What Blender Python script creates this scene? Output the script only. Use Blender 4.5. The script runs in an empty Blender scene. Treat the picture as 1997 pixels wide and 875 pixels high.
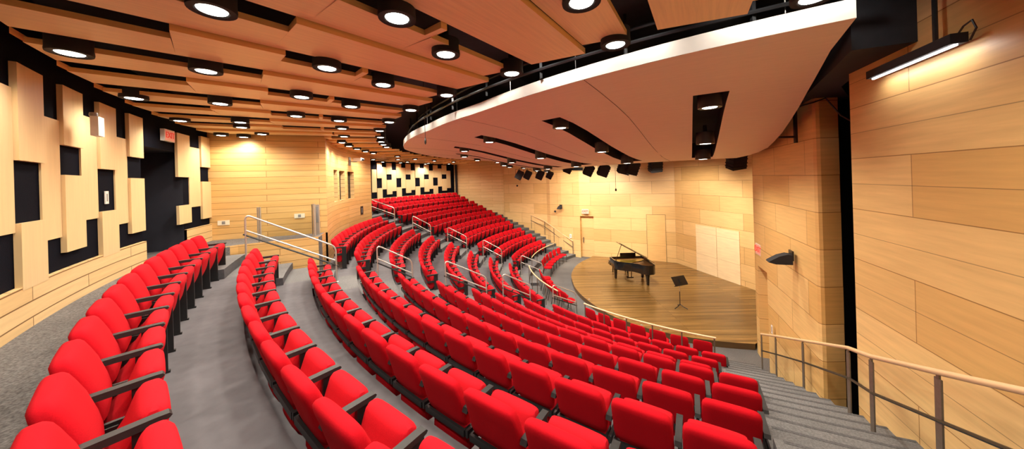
import bpy, math, random
from mathutils import Vector, Matrix
random.seed(7)
PI = math.pi
sc = bpy.context.scene
col = sc.collection

# ------------------------------------------------------------------ layout
# x to the right, y away from the camera, h measured DOWN from eye level; world z = EYE - h
EYE = 5.2
F_PX, HOR, ROLL = 610.0, 350.0, -0.03
CX, CY = 8.892, 15.063               # centre of all the seating arcs
R1, DR = 17.556, 0.936
ZT = [.939, 1.251, 1.61, 1.925, 2.275, 2.617, 2.967, 3.407, 3.755, 4.07]   # seat top below eye level
HT = .85
FL = [z + HT for z in ZT]            # tier floors
WALK = 1.41
GROUND = 5.2
STAGE = 5.02
def rowR(k): return R1 - DR * (k - 1)
def P(R, th):
    a = math.radians(th)
    return (CX + R * math.cos(a), CY + R * math.sin(a))
def W(x, y, h): return (x, y, EYE - h)
def WP(R, th, h):
    x, y = P(R, th)
    return (x, y, EYE - h)
def lerp(a, b, t): return a + (b - a) * t
def interp(tab, x):
    if x <= tab[0][0]: return tab[0][1]
    for (a, fa), (b, fb) in zip(tab, tab[1:]):
        if x <= b: return lerp(fa, fb, (x - a) / (b - a))
    return tab[-1][1]
_c, _s = math.cos(ROLL), math.sin(ROLL)
def px_ray(px, py):
    x, y = px - 998.5, py - HOR
    x, y = _c * x + _s * y, -_s * x + _c * y
    return x / F_PX, y / F_PX
def px_at(px, py, Y):
    a, b = px_ray(px, py)
    return (a * Y, Y, b * Y)
def visible(x, y, h, m=60):
    if y < .15: return False
    u, v = F_PX * x / y, F_PX * h / y
    px, py = 998.5 + _c * u - _s * v, HOR + _s * u + _c * v
    return -m < px < 1997 + m and -m < py < 875 + m

# ------------------------------------------------------------------ materials
MATS = {}
def new_mat(name):
    m = bpy.data.materials.new(name); m.use_nodes = True
    nt = m.node_tree
    b = nt.nodes['Principled BSDF']
    MATS[name] = m
    return m, nt, b
def add(nt, kind, **kw):
    n = nt.nodes.new(kind)
    for k, v in kw.items(): setattr(n, k, v)
    return n
def mat_plain(name, c, rough=.6, metal=0., noise=.12, scale=40., bump=0., sheen=0., coat=0., spec=.5):
    m, nt, b = new_mat(name)
    tc = add(nt, 'ShaderNodeTexCoord')
    nz = add(nt, 'ShaderNodeTexNoise'); nz.inputs['Scale'].default_value = scale; nz.inputs['Detail'].default_value = 3
    nt.links.new(tc.outputs['Object'], nz.inputs['Vector'])
    cr = add(nt, 'ShaderNodeValToRGB')
    cr.color_ramp.elements[0].position = .3; cr.color_ramp.elements[1].position = .7
    cr.color_ramp.elements[0].color = (*[x * (1 - noise) for x in c], 1)
    cr.color_ramp.elements[1].color = (*[min(1, x * (1 + noise)) for x in c], 1)
    nt.links.new(nz.outputs['Fac'], cr.inputs['Fac']); nt.links.new(cr.outputs['Color'], b.inputs['Base Color'])
    b.inputs['Roughness'].default_value = rough; b.inputs['Metallic'].default_value = metal
    b.inputs['Sheen Weight'].default_value = sheen; b.inputs['Coat Weight'].default_value = coat
    b.inputs['Specular IOR Level'].default_value = spec
    if bump:
        bp = add(nt, 'ShaderNodeBump'); bp.inputs['Strength'].default_value = bump; bp.inputs['Distance'].default_value = .01
        nt.links.new(nz.outputs['Fac'], bp.inputs['Height']); nt.links.new(bp.outputs['Normal'], b.inputs['Normal'])
    return m
def mat_emit(name, c, strength):
    m, nt, b = new_mat(name)
    b.inputs['Base Color'].default_value = (*c, 1)
    b.inputs['Emission Color'].default_value = (*c, 1); b.inputs['Emission Strength'].default_value = strength
    return m
def grain(nt, vec, sx, sy, contrast=.12):
    mp = add(nt, 'ShaderNodeMapping'); mp.inputs['Scale'].default_value = (sx, sy, sx)
    nt.links.new(vec, mp.inputs['Vector'])
    nz = add(nt, 'ShaderNodeTexNoise'); nz.inputs['Scale'].default_value = 1.; nz.inputs['Detail'].default_value = 5; nz.inputs['Roughness'].default_value = .6
    nt.links.new(mp.outputs['Vector'], nz.inputs['Vector'])
    mr = add(nt, 'ShaderNodeMapRange')
    mr.inputs['From Min'].default_value = .25; mr.inputs['From Max'].default_value = .75
    mr.inputs['To Min'].default_value = 1 - contrast; mr.inputs['To Max'].default_value = 1 + contrast
    nt.links.new(nz.outputs['Fac'], mr.inputs['Value'])
    return mr.outputs['Result']
def mul(nt, colsock, facsock):
    mx = add(nt, 'ShaderNodeVectorMath', operation='MULTIPLY')
    cb = add(nt, 'ShaderNodeCombineXYZ')
    for k in range(3): nt.links.new(facsock, cb.inputs[k])
    nt.links.new(colsock, mx.inputs[0]); nt.links.new(cb.outputs[0], mx.inputs[1])
    return mx.outputs[0]
def mat_boards(name, c1, c2, joint, bw, bh, mortar=.006, rough=.45, gx=1.2, gy=22., offset=.5, dv=0., contrast=.12, freq=2, squash=1.):
    """panelled wood: boards bw x bh metres in UV space, thin dark joints, streaky grain"""
    m, nt, b = new_mat(name)
    uv = add(nt, 'ShaderNodeUVMap')
    mp = add(nt, 'ShaderNodeMapping'); mp.inputs['Location'].default_value = (0, dv, 0)
    nt.links.new(uv.outputs['UV'], mp.inputs['Vector'])
    br = add(nt, 'ShaderNodeTexBrick'); br.offset = offset; br.offset_frequency = freq; br.squash = squash
    br.inputs['Color1'].default_value = (*c1, 1); br.inputs['Color2'].default_value = (*c2, 1); br.inputs['Mortar'].default_value = (*joint, 1)
    br.inputs['Scale'].default_value = 1.; br.inputs['Mortar Size'].default_value = mortar; br.inputs['Mortar Smooth'].default_value = .1
    br.inputs['Brick Width'].default_value = bw; br.inputs['Row Height'].default_value = bh; br.inputs['Bias'].default_value = 0.
    nt.links.new(mp.outputs['Vector'], br.inputs['Vector'])
    g = grain(nt, uv.outputs['UV'], gx, gy, contrast)
    nt.links.new(mul(nt, br.outputs['Color'], g), b.inputs['Base Color'])
    b.inputs['Roughness'].default_value = rough
    return m
def split_rows(m, h, dv):
    """thin extra horizontal joint halfway up each board row"""
    nt = m.node_tree; b = nt.nodes['Principled BSDF']; src = b.inputs['Base Color'].links[0].from_socket
    uv = add(nt, 'ShaderNodeUVMap'); sp = add(nt, 'ShaderNodeSeparateXYZ'); nt.links.new(uv.outputs['UV'], sp.inputs[0])
    a = add(nt, 'ShaderNodeMath', operation='ADD'); a.inputs[1].default_value = dv; nt.links.new(sp.outputs['Y'], a.inputs[0])
    f = add(nt, 'ShaderNodeMath', operation='PINGPONG'); f.inputs[1].default_value = h; nt.links.new(a.outputs[0], f.inputs[0])
    g = add(nt, 'ShaderNodeMath', operation='SUBTRACT'); g.inputs[0].default_value = h; nt.links.new(f.outputs[0], g.inputs[1])
    k = add(nt, 'ShaderNodeMapRange'); k.inputs['From Min'].default_value = .002; k.inputs['From Max'].default_value = .005
    k.inputs['To Min'].default_value = .42; k.inputs['To Max'].default_value = 1.; nt.links.new(g.outputs[0], k.inputs['Value'])
    nt.links.new(mul(nt, src, k.outputs['Result']), b.inputs['Base Color'])
def mat_wood(name, c, rough=.45, gx=2., gy=30., contrast=.12, axis='UV', coat=0.):
    m, nt, b = new_mat(name)
    tc = add(nt, 'ShaderNodeTexCoord')
    g = grain(nt, tc.outputs['UV' if axis == 'UV' else 'Object'], gx, gy, contrast)
    rgb = add(nt, 'ShaderNodeRGB'); rgb.outputs[0].default_value = (*c, 1)
    nt.links.new(mul(nt, rgb.outputs[0], g), b.inputs['Base Color'])
    b.inputs['Roughness'].default_value = rough; b.inputs['Coat Weight'].default_value = coat
    return m
def mat_carpet(name, c, lo=.55, hi=1.5, scale=60.):
    m, nt, b = new_mat(name)
    tc = add(nt, 'ShaderNodeTexCoord')
    mp = add(nt, 'ShaderNodeMapping'); mp.inputs['Scale'].default_value = (1, 1, 1)
    nt.links.new(tc.outputs['Object'], mp.inputs['Vector'])
    n1 = add(nt, 'ShaderNodeTexNoise'); n1.inputs['Scale'].default_value = scale; n1.inputs['Detail'].default_value = 4
    n2 = add(nt, 'ShaderNodeTexNoise'); n2.inputs['Scale'].default_value = 1.1; n2.inputs['Detail'].default_value = 3
    for n in (n1, n2): nt.links.new(mp.outputs['Vector'], n.inputs['Vector'])
    mr = add(nt, 'ShaderNodeMapRange'); mr.inputs['From Min'].default_value = .3; mr.inputs['From Max'].default_value = .7
    mr.inputs['To Min'].default_value = lo; mr.inputs['To Max'].default_value = hi
    nt.links.new(n1.outputs['Fac'], mr.inputs['Value'])
    m2 = add(nt, 'ShaderNodeMapRange'); m2.inputs['From Min'].default_value = .3; m2.inputs['From Max'].default_value = .7
    m2.inputs['To Min'].default_value = .85; m2.inputs['To Max'].default_value = 1.15
    nt.links.new(n2.outputs['Fac'], m2.inputs['Value'])
    mm = add(nt, 'ShaderNodeMath', operation='MULTIPLY')
    nt.links.new(mr.outputs['Result'], mm.inputs[0]); nt.links.new(m2.outputs['Result'], mm.inputs[1])
    rgb = add(nt, 'ShaderNodeRGB'); rgb.outputs[0].default_value = (*c, 1)
    nt.links.new(mul(nt, rgb.outputs[0], mm.outputs[0]), b.inputs['Base Color'])
    b.inputs['Roughness'].default_value = .95; b.inputs['Specular IOR Level'].default_value = .2
    return m
def mat_glass(name):
    m, nt, b = new_mat(name)
    b.inputs['Base Color'].default_value = (.9, .95, .93, 1); b.inputs['Roughness'].default_value = .03
    b.inputs['Transmission Weight'].default_value = 1.; b.inputs['IOR'].default_value = 1.05
    return m

MAPLE1, MAPLE2, JOINT = (.74, .50, .235), (.64, .40, .165), (.22, .11, .03)
big_wall_m  = mat_boards('maple_big_boards', (.76, .53, .235), (.60, .355, .115), (.30, .16, .05), 2.3, .674, .005, dv=.05, gy=16)
split_rows(big_wall_m, .337, .05)
stage_wall_m = mat_boards('maple_stage_panels', MAPLE1, (.60, .375, .15), JOINT, 2.4, .74, .006, gy=14, dv=.32)
pilaster_m = mat_boards('maple_pilaster_panels', (.76, .52, .22), (.66, .40, .135), (.28, .14, .04), 1.6, .67, .006, dv=.25)
booth_m = mat_boards('maple_narrow_boards', (.74, .47, .19), (.66, .385, .13), (.25, .12, .03), 2.6, .172, .005, gy=16, dv=.02)
far_wall_m = mat_boards('maple_far_boards', (.76, .53, .27), (.70, .46, .22), (.36, .2, .07), 2.2, .25, .006)
base_m = mat_boards('maple_base_boards', (.76, .54, .27), (.70, .48, .22), (.2, .1, .03), 2.6, .17, .007, dv=.02)
panel_m = mat_wood('maple_panel', (.72, .535, .285), .4, 30., 1.2, .07)
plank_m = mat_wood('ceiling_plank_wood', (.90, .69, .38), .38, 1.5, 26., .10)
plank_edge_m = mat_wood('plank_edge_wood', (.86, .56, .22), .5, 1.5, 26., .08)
cloud_m = mat_wood('canopy_veneer', (.79, .66, .54), .55, 2., 18., .05)
fascia_m = mat_plain('canopy_fascia_white', (.86, .80, .70), .5, noise=.03, scale=6)
black_m = mat_plain('matte_black', (.012, .012, .016), .8, noise=.2, scale=8)
navy_m = mat_plain('dark_navy_fabric', (.005, .0055, .010), .95, noise=.3, scale=120, bump=.2, spec=.05)
jamb_m = mat_plain('navy_paint', (.020, .021, .033), .7, noise=.06, scale=5)
door_dark_m = mat_wood('dark_door_wood', (.05, .038, .018), .5, 20, 1.5, .15)
red_m = mat_plain('red_wool', (.48, .0035, .011), .9, noise=.08, scale=160, bump=.1, sheen=.0, spec=.12)
red_pan_m = mat_plain('red_wool_pan', (.50, .007, .015), .9, noise=.08, scale=160, bump=.1, sheen=.0, spec=.12)
arm_m = mat_plain('black_arm_plastic', (.022, .021, .022), .5, noise=.1, scale=30, spec=.35)
steel_black_m = mat_plain('black_steel', (.012, .012, .013), .4, noise=.1, scale=30)
steel_m = mat_plain('brushed_steel', (.66, .62, .58), .32, .7, noise=.06, scale=60)
bronze_m = mat_plain('dark_bronze_steel', (.17, .145, .115), .4, .45, noise=.08, scale=30)
rail_wood_m = mat_wood('handrail_maple', (.74, .52, .30), .35, 3, 3, .06, 'Object')
carpet_m = mat_carpet('speckled_carpet', (.135, .13, .13))
stair_m = mat_carpet('step_carpet', (.155, .153, .155), .75, 1.25)
conc_m = mat_carpet('smooth_grey_floor', (.140, .136, .148), .93, 1.07, 9.)
stair_shade_m = mat_plain('stair_shade_carpet', (.085, .084, .088), .95, noise=.3, scale=60)  # step carpet darkened, riser shading put into the colour
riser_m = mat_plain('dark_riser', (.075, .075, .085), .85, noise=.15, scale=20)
stage_m = mat_boards('stage_strip_floor', (.29, .163, .05), (.165, .088, .025), (.07, .035, .01), 5.2, .085, .003, .26, .45, 8., .37, contrast=.5, freq=3)
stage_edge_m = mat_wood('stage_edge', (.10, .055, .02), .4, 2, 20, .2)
piano_m = mat_plain('piano_black', (.006, .006, .007), .12, noise=.05, scale=5, coat=.6)
gold_m = mat_plain('piano_gold_plate', (.55, .38, .05), .35, .6, noise=.15, scale=8)
soundboard_m = mat_wood('soundboard_wood', (.30, .12, .035), .35, 3, 20, .15, 'Object')
white_m = mat_plain('white_plastic', (.80, .78, .74), .45, noise=.03)
ivory_m = mat_plain('ivory_plastic', (.85, .78, .62), .45, noise=.03)
exit_face_m = mat_emit('exit_face', (.80, .36, .28), .2)
exit_red_m = mat_emit('exit_red_letters', (.85, .03, .02), .35)
lens_m = mat_emit('lamp_lens', (1., .95, .82), 14.)
tube_m = mat_emit('fluorescent_tube', (1., .97, 1.), 16.)
glass_m = mat_glass('clear_glass')
dark_glass_m = mat_plain('dark_window_glass', (.02, .02, .02), .08, noise=.1, scale=3)
grey_m = mat_plain('mid_grey', (.25, .24, .24), .5, noise=.08)

# ------------------------------------------------------------------ mesh builder
class MB:
    def __init__(s): s.v, s.f, s.uv, s.mi = [], [], [], []
    def face(s, pts, uvs=None, mi=0):
        b = len(s.v); s.v.extend([tuple(p) for p in pts]); s.f.append(tuple(range(b, b + len(pts))))
        s.uv.append(uvs); s.mi.append(mi); return s
    def idx(s, verts, faces, mi=0):
        b = len(s.v); s.v.extend([tuple(p) for p in verts])
        for f in faces: s.f.append(tuple(b + i for i in f)); s.uv.append(None); s.mi.append(mi)
        return s
    def box(s, x0, x1, y0, y1, z0, z1, T=None, mi=0):
        vs = [(x, y, z) for z in (z0, z1) for y in (y0, y1) for x in (x0, x1)]
        if T is not None: vs = [tuple(T @ Vector(v)) for v in vs]
        return s.idx(vs, [(0, 2, 3, 1), (4, 5, 7, 6), (0, 1, 5, 4), (2, 6, 7, 3), (0, 4, 6, 2), (1, 3, 7, 5)], mi)
    def prism(s, poly, z0, z1, mi=0, mi_side=None):
        n = len(poly)
        area = sum(poly[i][0] * poly[(i + 1) % n][1] - poly[(i + 1) % n][0] * poly[i][1] for i in range(n))
        if area < 0: poly = poly[::-1]
        b = [(x, y, z0) for x, y in poly]; t = [(x, y, z1) for x, y in poly]
        s.idx(b + t, [tuple(range(n - 1, -1, -1)), tuple(range(n, 2 * n))], mi)
        s.idx(b + t, [(i, (i + 1) % n, n + (i + 1) % n, n + i) for i in range(n)], mi if mi_side is None else mi_side)
        return s
    def tube(s, pts, r, n=8, mi=0):
        pts = [Vector(p) for p in pts]; rings = []
        up = None
        for i, p in enumerate(pts):
            d = (pts[min(i + 1, len(pts) - 1)] - pts[max(i - 1, 0)]).normalized()
            if up is None:
                up = Vector((0, 0, 1)) if abs(d.z) < .9 else Vector((1, 0, 0))
            a = d.cross(up)
            if a.length < 1e-4: a = d.cross(Vector((1, .3, 0)))
            a.normalize(); b = a.cross(d).normalized(); up = b
            rings.append([p + (a * math.cos(2 * PI * k / n) + b * math.sin(2 * PI * k / n)) * r for k in range(n)])
        vs = [q for rg in rings for q in rg]; fs = []
        for i in range(len(rings) - 1):
            for k in range(n):
                fs.append((i * n + k, i * n + (k + 1) % n, (i + 1) * n + (k + 1) % n, (i + 1) * n + k))
        fs.append(tuple(range(n))); fs.append(tuple(range(len(vs) - 1, len(vs) - 1 - n, -1)))
        return s.idx(vs, fs, mi)
    def lathe(s, prof, n=20, c=(0, 0, 0), mi=0, cap=True):
        vs, fs = [], []
        for r, z in prof:
            for k in range(n): vs.append((c[0] + r * math.cos(2 * PI * k / n), c[1] + r * math.sin(2 * PI * k / n), c[2] + z))
        for i in range(len(prof) - 1):
            for k in range(n): fs.append((i * n + k, i * n + (k + 1) % n, (i + 1) * n + (k + 1) % n, (i + 1) * n + k))
        if cap:
            fs.append(tuple(range(n - 1, -1, -1))); m = (len(prof) - 1) * n; fs.append(tuple(range(m, m + n)))
        return s.idx(vs, fs, mi)
    def loft(s, secs, n=20, e=3.2, mi=0):
        """secs: (cx, cy, z, half width, half depth) -> rounded-rectangle cushion along z"""
        vs, fs = [], []
        for cx, cy, z, hw, hd in secs:
            for k in range(n):
                a = 2 * PI * k / n; ca, sa = math.cos(a), math.sin(a)
                q = (abs(ca) ** e + abs(sa) ** e) ** (-1 / e)
                vs.append((cx + hw * q * ca, cy + hd * q * sa, z))
        for i in range(len(secs) - 1):
            for k in range(n): fs.append((i * n + k, i * n + (k + 1) % n, (i + 1) * n + (k + 1) % n, (i + 1) * n + k))
        fs.append(tuple(range(n - 1, -1, -1))); m = (len(secs) - 1) * n; fs.append(tuple(range(m, m + n)))
        return s.idx(vs, fs, mi)
    def xf(s, T):
        s.v = [tuple(T @ Vector(p)) for p in s.v]; return s
    def mesh(s, name, mats, smooth=False):
        me = bpy.data.meshes.new(name); me.from_pydata(s.v, [], s.f)
        for m in (mats if isinstance(mats, (list, tuple)) else [mats]): me.materials.append(m)
        for p, mi in zip(me.polygons, s.mi):
            p.material_index = mi; p.use_smooth = smooth
        ul = me.uv_layers.new(name='UVMap')
        for p, u in zip(me.polygons, s.uv):
            nrm = p.normal
            for j, li in enumerate(p.loop_indices):
                if u is not None: ul.data[li].uv = u[j]
                else:
                    co = me.vertices[me.loops[li].vertex_index].co
                    if abs(nrm.z) > .7: ul.data[li].uv = (co.x, co.y)
                    elif abs(nrm.x) > abs(nrm.y): ul.data[li].uv = (co.y, co.z)
                    else: ul.data[li].uv = (co.x, co.z)
        me.validate(); me.update()
        if smooth:
            import bmesh
            bm = bmesh.new(); bm.from_mesh(me); bmesh.ops.remove_doubles(bm, verts=bm.verts, dist=1e-5)
            for e in bm.edges:
                if len(e.link_faces) == 2 and e.calc_face_angle(0) > math.radians(50): e.smooth = False
            bm.to_mesh(me); bm.free()
        return me
    def build(s, name, mats, parent=None, smooth=False):
        o = bpy.data.objects.new(name, s.mesh(name, mats, smooth)); col.objects.link(o)
        if parent is not None: o.parent = parent
        return o
def tag(o, label=None, cat=None, group=None, kind=None):
    if label: o['label'] = label
    if cat: o['category'] = cat
    if group: o['group'] = group
    if kind: o['kind'] = kind
    return o
def structure(o, label=None):
    o['kind'] = 'structure'
    if label: o['label'] = label
    return o
def thing(name, label, cat, loc=(0, 0, 0), rz=0., group=None):
    o = bpy.data.objects.new(name, None); col.objects.link(o)
    o.location = loc; o.rotation_euler = (0, 0, rz); o.empty_display_size = .1
    return tag(o, label, cat, group)
def part(name, me, parent):
    o = bpy.data.objects.new(name, me); col.objects.link(o); o.parent = parent
    return o
def dup(root, loc, rz, label, group=None):
    r = root.copy(); col.objects.link(r); r.location = loc; r.rotation_euler = (0, 0, rz); r['label'] = label
    if group: r['group'] = group
    for ch in list(root.children):
        c = ch.copy(); col.objects.link(c); c.parent = r
        for g in list(ch.children):
            d = g.copy(); col.objects.link(d); d.parent = c
    return r
ORD = ['zeroth', 'first', 'second', 'third', 'fourth', 'fifth', 'sixth', 'seventh', 'eighth', 'ninth', 'tenth', 'eleventh', 'twelfth', 'thirteenth', 'fourteenth',
       'fifteenth', 'sixteenth', 'seventeenth', 'eighteenth', 'nineteenth', 'twentieth', 'twenty-first', 'twenty-second', 'twenty-third', 'twenty-fourth', 'twenty-fifth',
       'twenty-sixth', 'twenty-seventh', 'twenty-eighth', 'twenty-ninth', 'thirtieth', 'thirty-first', 'thirty-second', 'thirty-third', 'thirty-fourth', 'thirty-fifth', 'thirty-sixth']
def text_mesh(txt, size, depth, mat):
    cu = bpy.data.curves.new('lettering', 'FONT'); cu.body = txt; cu.size = size; cu.extrude = depth
    cu.align_x = 'CENTER'; cu.align_y = 'CENTER'
    o = bpy.data.objects.new('lettering', cu); col.objects.link(o)
    dg = bpy.context.evaluated_depsgraph_get()
    me = bpy.data.meshes.new_from_object(o.evaluated_get(dg)); bpy.data.objects.remove(o); bpy.data.curves.remove(cu)
    me.materials.clear(); me.materials.append(mat); return me

def spot(name, power, ang, blend, radius, color=(1, .91, .76)):
    l = bpy.data.lights.new(name, 'SPOT'); l.energy = power; l.spot_size = math.radians(ang); l.spot_blend = blend; l.shadow_soft_size = radius; l.color = color
    return l

def wall(name, pts, hb, ht, mat, openings=(), label=None, closed_top=False, u0=0.):
    """upright wall along a plan polyline; hb/ht bottom and top below eye level (numbers or functions of arc length); openings (s0, s1, h_bottom, h_top)"""
    S = [0.]
    for a, b in zip(pts, pts[1:]): S.append(S[-1] + math.hypot(b[0] - a[0], b[1] - a[1]))
    br = sorted(set(S + [x for o in openings for x in o[:2]]))
    def at(s):
        for i in range(len(S) - 1):
            if s <= S[i + 1] + 1e-9:
                t = (s - S[i]) / max(1e-9, S[i + 1] - S[i]); return (lerp(pts[i][0], pts[i + 1][0], t), lerp(pts[i][1], pts[i + 1][1], t))
        return pts[-1]
    m = MB()
    for a, b in zip(br, br[1:]):
        mid = (a + b) / 2
        spans = [(hb, ht)]
        for s0, s1, ob, ot in openings:
            if s0 - 1e-9 <= mid <= s1 + 1e-9:
                spans = [(x, y) for x, y in ((hb, ob), (ot, ht)) if x > y + 1e-6]
        for x, y in spans:
            pa, pb = at(a), at(b)
            m.face([W(*pa, x), W(*pb, x), W(*pb, y), W(*pa, y)], [(u0 + a, EYE - x), (u0 + b, EYE - x), (u0 + b, EYE - y), (u0 + a, EYE - y)])
    o = m.build(name, mat); structure(o, label)
    return o, at
def arc(R, t0, t1, step=1.):
    n = max(1, int(math.ceil(abs(t1 - t0) / step)))
    return [P(R, lerp(t0, t1, i / n)) for i in range(n + 1)]
def sector_prism(m, Ra, Rb, t0, t1, h_top, h_bot, step=1.5, mi_top=0, mi_side=0):
    n = max(1, int(math.ceil(abs(t1 - t0) / step)))
    ths = [lerp(t0, t1, i / n) for i in range(n + 1)]
    poly = [P(Rb, t) for t in ths] + [P(Ra, t) for t in reversed(ths)]
    # split in cells so the top stays flat quads
    for a, b in zip(ths, ths[1:]):
        m.face([WP(Ra, a, h_top), WP(Rb, a, h_top), WP(Rb, b, h_top), WP(Ra, b, h_top)] if b > a else [WP(Ra, b, h_top), WP(Rb, b, h_top), WP(Rb, a, h_top), WP(Ra, a, h_top)], None, mi_top)
        for R in (Ra, Rb): m.face([WP(R, a, h_bot), WP(R, b, h_bot), WP(R, b, h_top), WP(R, a, h_top)], None, mi_side)
    for t in (t0, t1): m.face([WP(Ra, t, h_bot), WP(Rb, t, h_bot), WP(Rb, t, h_top), WP(Ra, t, h_top)], None, mi_side)

# ------------------------------------------------------------------ floors
TB = -.02                                             # tier runs from R_k + TB - DR to R_k + TB
m = MB()
m.face([W(-14, -6, GROUND), W(16, -6, GROUND), W(16, 34, GROUND), W(-14, 34, GROUND)])
structure(m.build('floor', carpet_m), 'grey carpeted floor between the stage and the front row')
NEAR, MID, FAR = (211.0, 243.0), (178.4, 206.2), (139.5, 170.8)
def tiers(name, span, ks, label):
    m = MB()
    for k in ks:
        sector_prism(m, rowR(k) + TB - DR, rowR(k) + TB, span[0], span[1], FL[k - 1], GROUND + .02, 1.5, 0, 1)
    o = m.build(name, [conc_m, conc_m]); structure(o, label)
tiers('floor_near_tiers', NEAR, range(1, 11), 'stepped smooth grey floor under the near block of seats')
tiers('floor_middle_tiers', MID, range(3, 11), 'stepped smooth grey floor under the middle block of seats')
tiers('floor_far_tiers', FAR, range(1, 11), 'stepped smooth grey floor under the far block of seats')
def aisle(name, t0, t1, label):
    m = MB()
    for k in range(1, 11):
        up = FL[k - 2] if k > 1 else WALK
        Ro = rowR(k) + TB; Ri = Ro - DR
        sector_prism(m, Ri, Ro - .42, t0, t1, FL[k - 1], GROUND + .02, 1.5, 0, 1)
        sector_prism(m, Ro - .42, Ro, t0 + .25, t1 - .25, (FL[k - 1] + up) / 2, GROUND + .02, 1.5, 0, 1)
    sector_prism(m, rowR(10) + TB - DR - .42, rowR(10) + TB - DR, t0 + .25, t1 - .25, (FL[9] + GROUND) / 2, GROUND + .02, 1.5, 0, 1)
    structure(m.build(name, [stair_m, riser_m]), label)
aisle('floor_near_aisle', NEAR[0], MID[1], 'carpeted aisle steps between the near and middle blocks')
aisle('floor_far_aisle', MID[0], FAR[1], 'carpeted aisle steps between the middle and far blocks')
def side_stair(name, t0, t1, slope, R0, label, top):
    m = MB(); n = int(round((5.2 - top) / .172)); run = .172 / slope
    for i in range(n):
        Ra = R0 + i * run
        Rb = Ra + run if i < n - 1 else 18.4
        sector_prism(m, Ra, Rb, t0, t1, GROUND - .172 * (i + 1), GROUND + .02, 2., 0, 1)
        if i < n - 1: sector_prism(m, Ra, Ra + .035, t0 + .3, t1, GROUND - .172 * (i + 1) - .003, GROUND - .172 * (i + 1), 2., 1, 1)  # dark strip painting the shadowed edge of each tread
    structure(m.build(name, [stair_m, stair_shade_m]), label)
side_stair('floor_near_stair', 241.7, 248.7, .40, 7.38, 'carpeted stair down the near side wall', WALK)
side_stair('floor_far_stair', 131.2, FAR[0], .335, 7.35, 'carpeted stair up the far side wall', WALK)
m = MB()
sector_prism(m, rowR(1) + TB, 18.7, 206.2, 243.0, WALK, GROUND, 1.5, 0, 1)
sector_prism(m, rowR(1) + TB, 18.7, 139.5, 178.4, WALK, GROUND, 1.5, 0, 1)
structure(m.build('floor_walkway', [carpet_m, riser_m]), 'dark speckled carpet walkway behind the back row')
# platform beside the booth, with a board-faced front
m = MB()
plat = [P(17.3, 205.3), (-5.31, 8.57), P(15.62, 201.5), P(18.7, 201.0), P(18.7, 206.3), P(17.73, 206.3)]
m.prism(plat, EYE - GROUND, EYE - WALK, 0)
structure(m.build('floor_platform', carpet_m), 'carpeted platform in front of the booth side wall')
pf = [P(17.72, 206.1), P(17.3, 205.35), (-5.33, 8.545), P(15.58, 201.6)]
wall('wall_platform_face', [(x + .0, y - .012) for x, y in pf], 3.2, WALK - .02, booth_m, label='board-faced front of the platform beside the booth')

# ------------------------------------------------------------------ walls
RW = 18.35
# back wall (dark) with the doorway
S0 = 0.
def th_s(t_from, t): return abs(t_from - t) * PI / 180 * RW
wall('wall_back', arc(RW, 252., 200.5, .5), 2.2, -2.3, navy_m, [(th_s(252., 209.9), th_s(252., 204.75), WALK, -.86)], 'dark fabric back wall behind the vertical maple panels')
wall('wall_back_far', arc(RW, 177.5, 136.5, .75), 2.2, -2.3, navy_m, label='dark far back wall behind the vertical maple panels')
# doorway: dark corridor recess
m = MB()
a0, a1 = P(RW, 209.9), P(RW, 204.75)
b0, b1 = P(RW + 1.6, 209.6), P(RW + 1.6, 205.0)
for q in ((a0, b0), (b0, b1), (b1, a1)):
    m.face([W(*q[0], WALK), W(*q[1], WALK), W(*q[1], -.86), W(*q[0], -.86)], None, 0)
m.face([W(*a0, -.86), W(*a1, -.86), W(*b1, -.86), W(*b0, -.86)], None, 0)
m.face([W(*a0, WALK - .004), W(*a1, WALK - .004), W(*b1, WALK - .004), W(*b0, WALK - .004)], None, 1)
structure(m.build('wall_doorway_recess', [jamb_m, carpet_m]), 'dark navy doorway recess in the back wall')
d0, d1 = P(RW + 1.2, 209.5), P(RW + 1.2, 207.2)
dv = Vector((d1[0] - d0[0], d1[1] - d0[1])); L = dv.length; ang = math.atan2(dv.y, dv.x)
T = Matrix.Translation((d0[0], d0[1], EYE - WALK)) @ Matrix.Rotation(ang, 4, 'Z')
dd = MB().box(0, L, 0, .05, .01, 2.2, T).build('door_1', door_dark_m); structure(dd, 'dark wooden door inside the black doorway')
hd = MB().box(L - .16, L - .12, -.05, 0, .95, 1.25, T).build('door_handle', steel_m, dd)
# maple base along the back wall
def base_board(name, t0, t1, label):
    m = MB(); pts = arc(RW - .05, t0, t1, .5); S = 0
    for a, b in zip(pts, pts[1:]):
        L = math.hypot(b[0] - a[0], b[1] - a[1])
        m.face([W(*a, WALK), W(*b, WALK), W(*b, .955), W(*a, .955)], [(S, EYE - WALK), (S + L, EYE - WALK), (S + L, EYE - .955), (S, EYE - .955)])
        S += L
    po = arc(RW, t0, t1, .5)
    for a, b, c, d in zip(pts, pts[1:], po[1:], po): m.face([W(*a, .955), W(*b, .955), W(*c, .955), W(*d, .955)])
    structure(m.build(name, base_m), label)
base_board('baseboard_left', 232., 209.9, 'three-board maple base below the wall panels left of the doorway')
base_board('baseboard_right', 204.75, 201.0, 'short maple base right of the black doorway')
base_board('baseboard_far', 177., 139.6, 'maple base along the far back wall')

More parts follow.
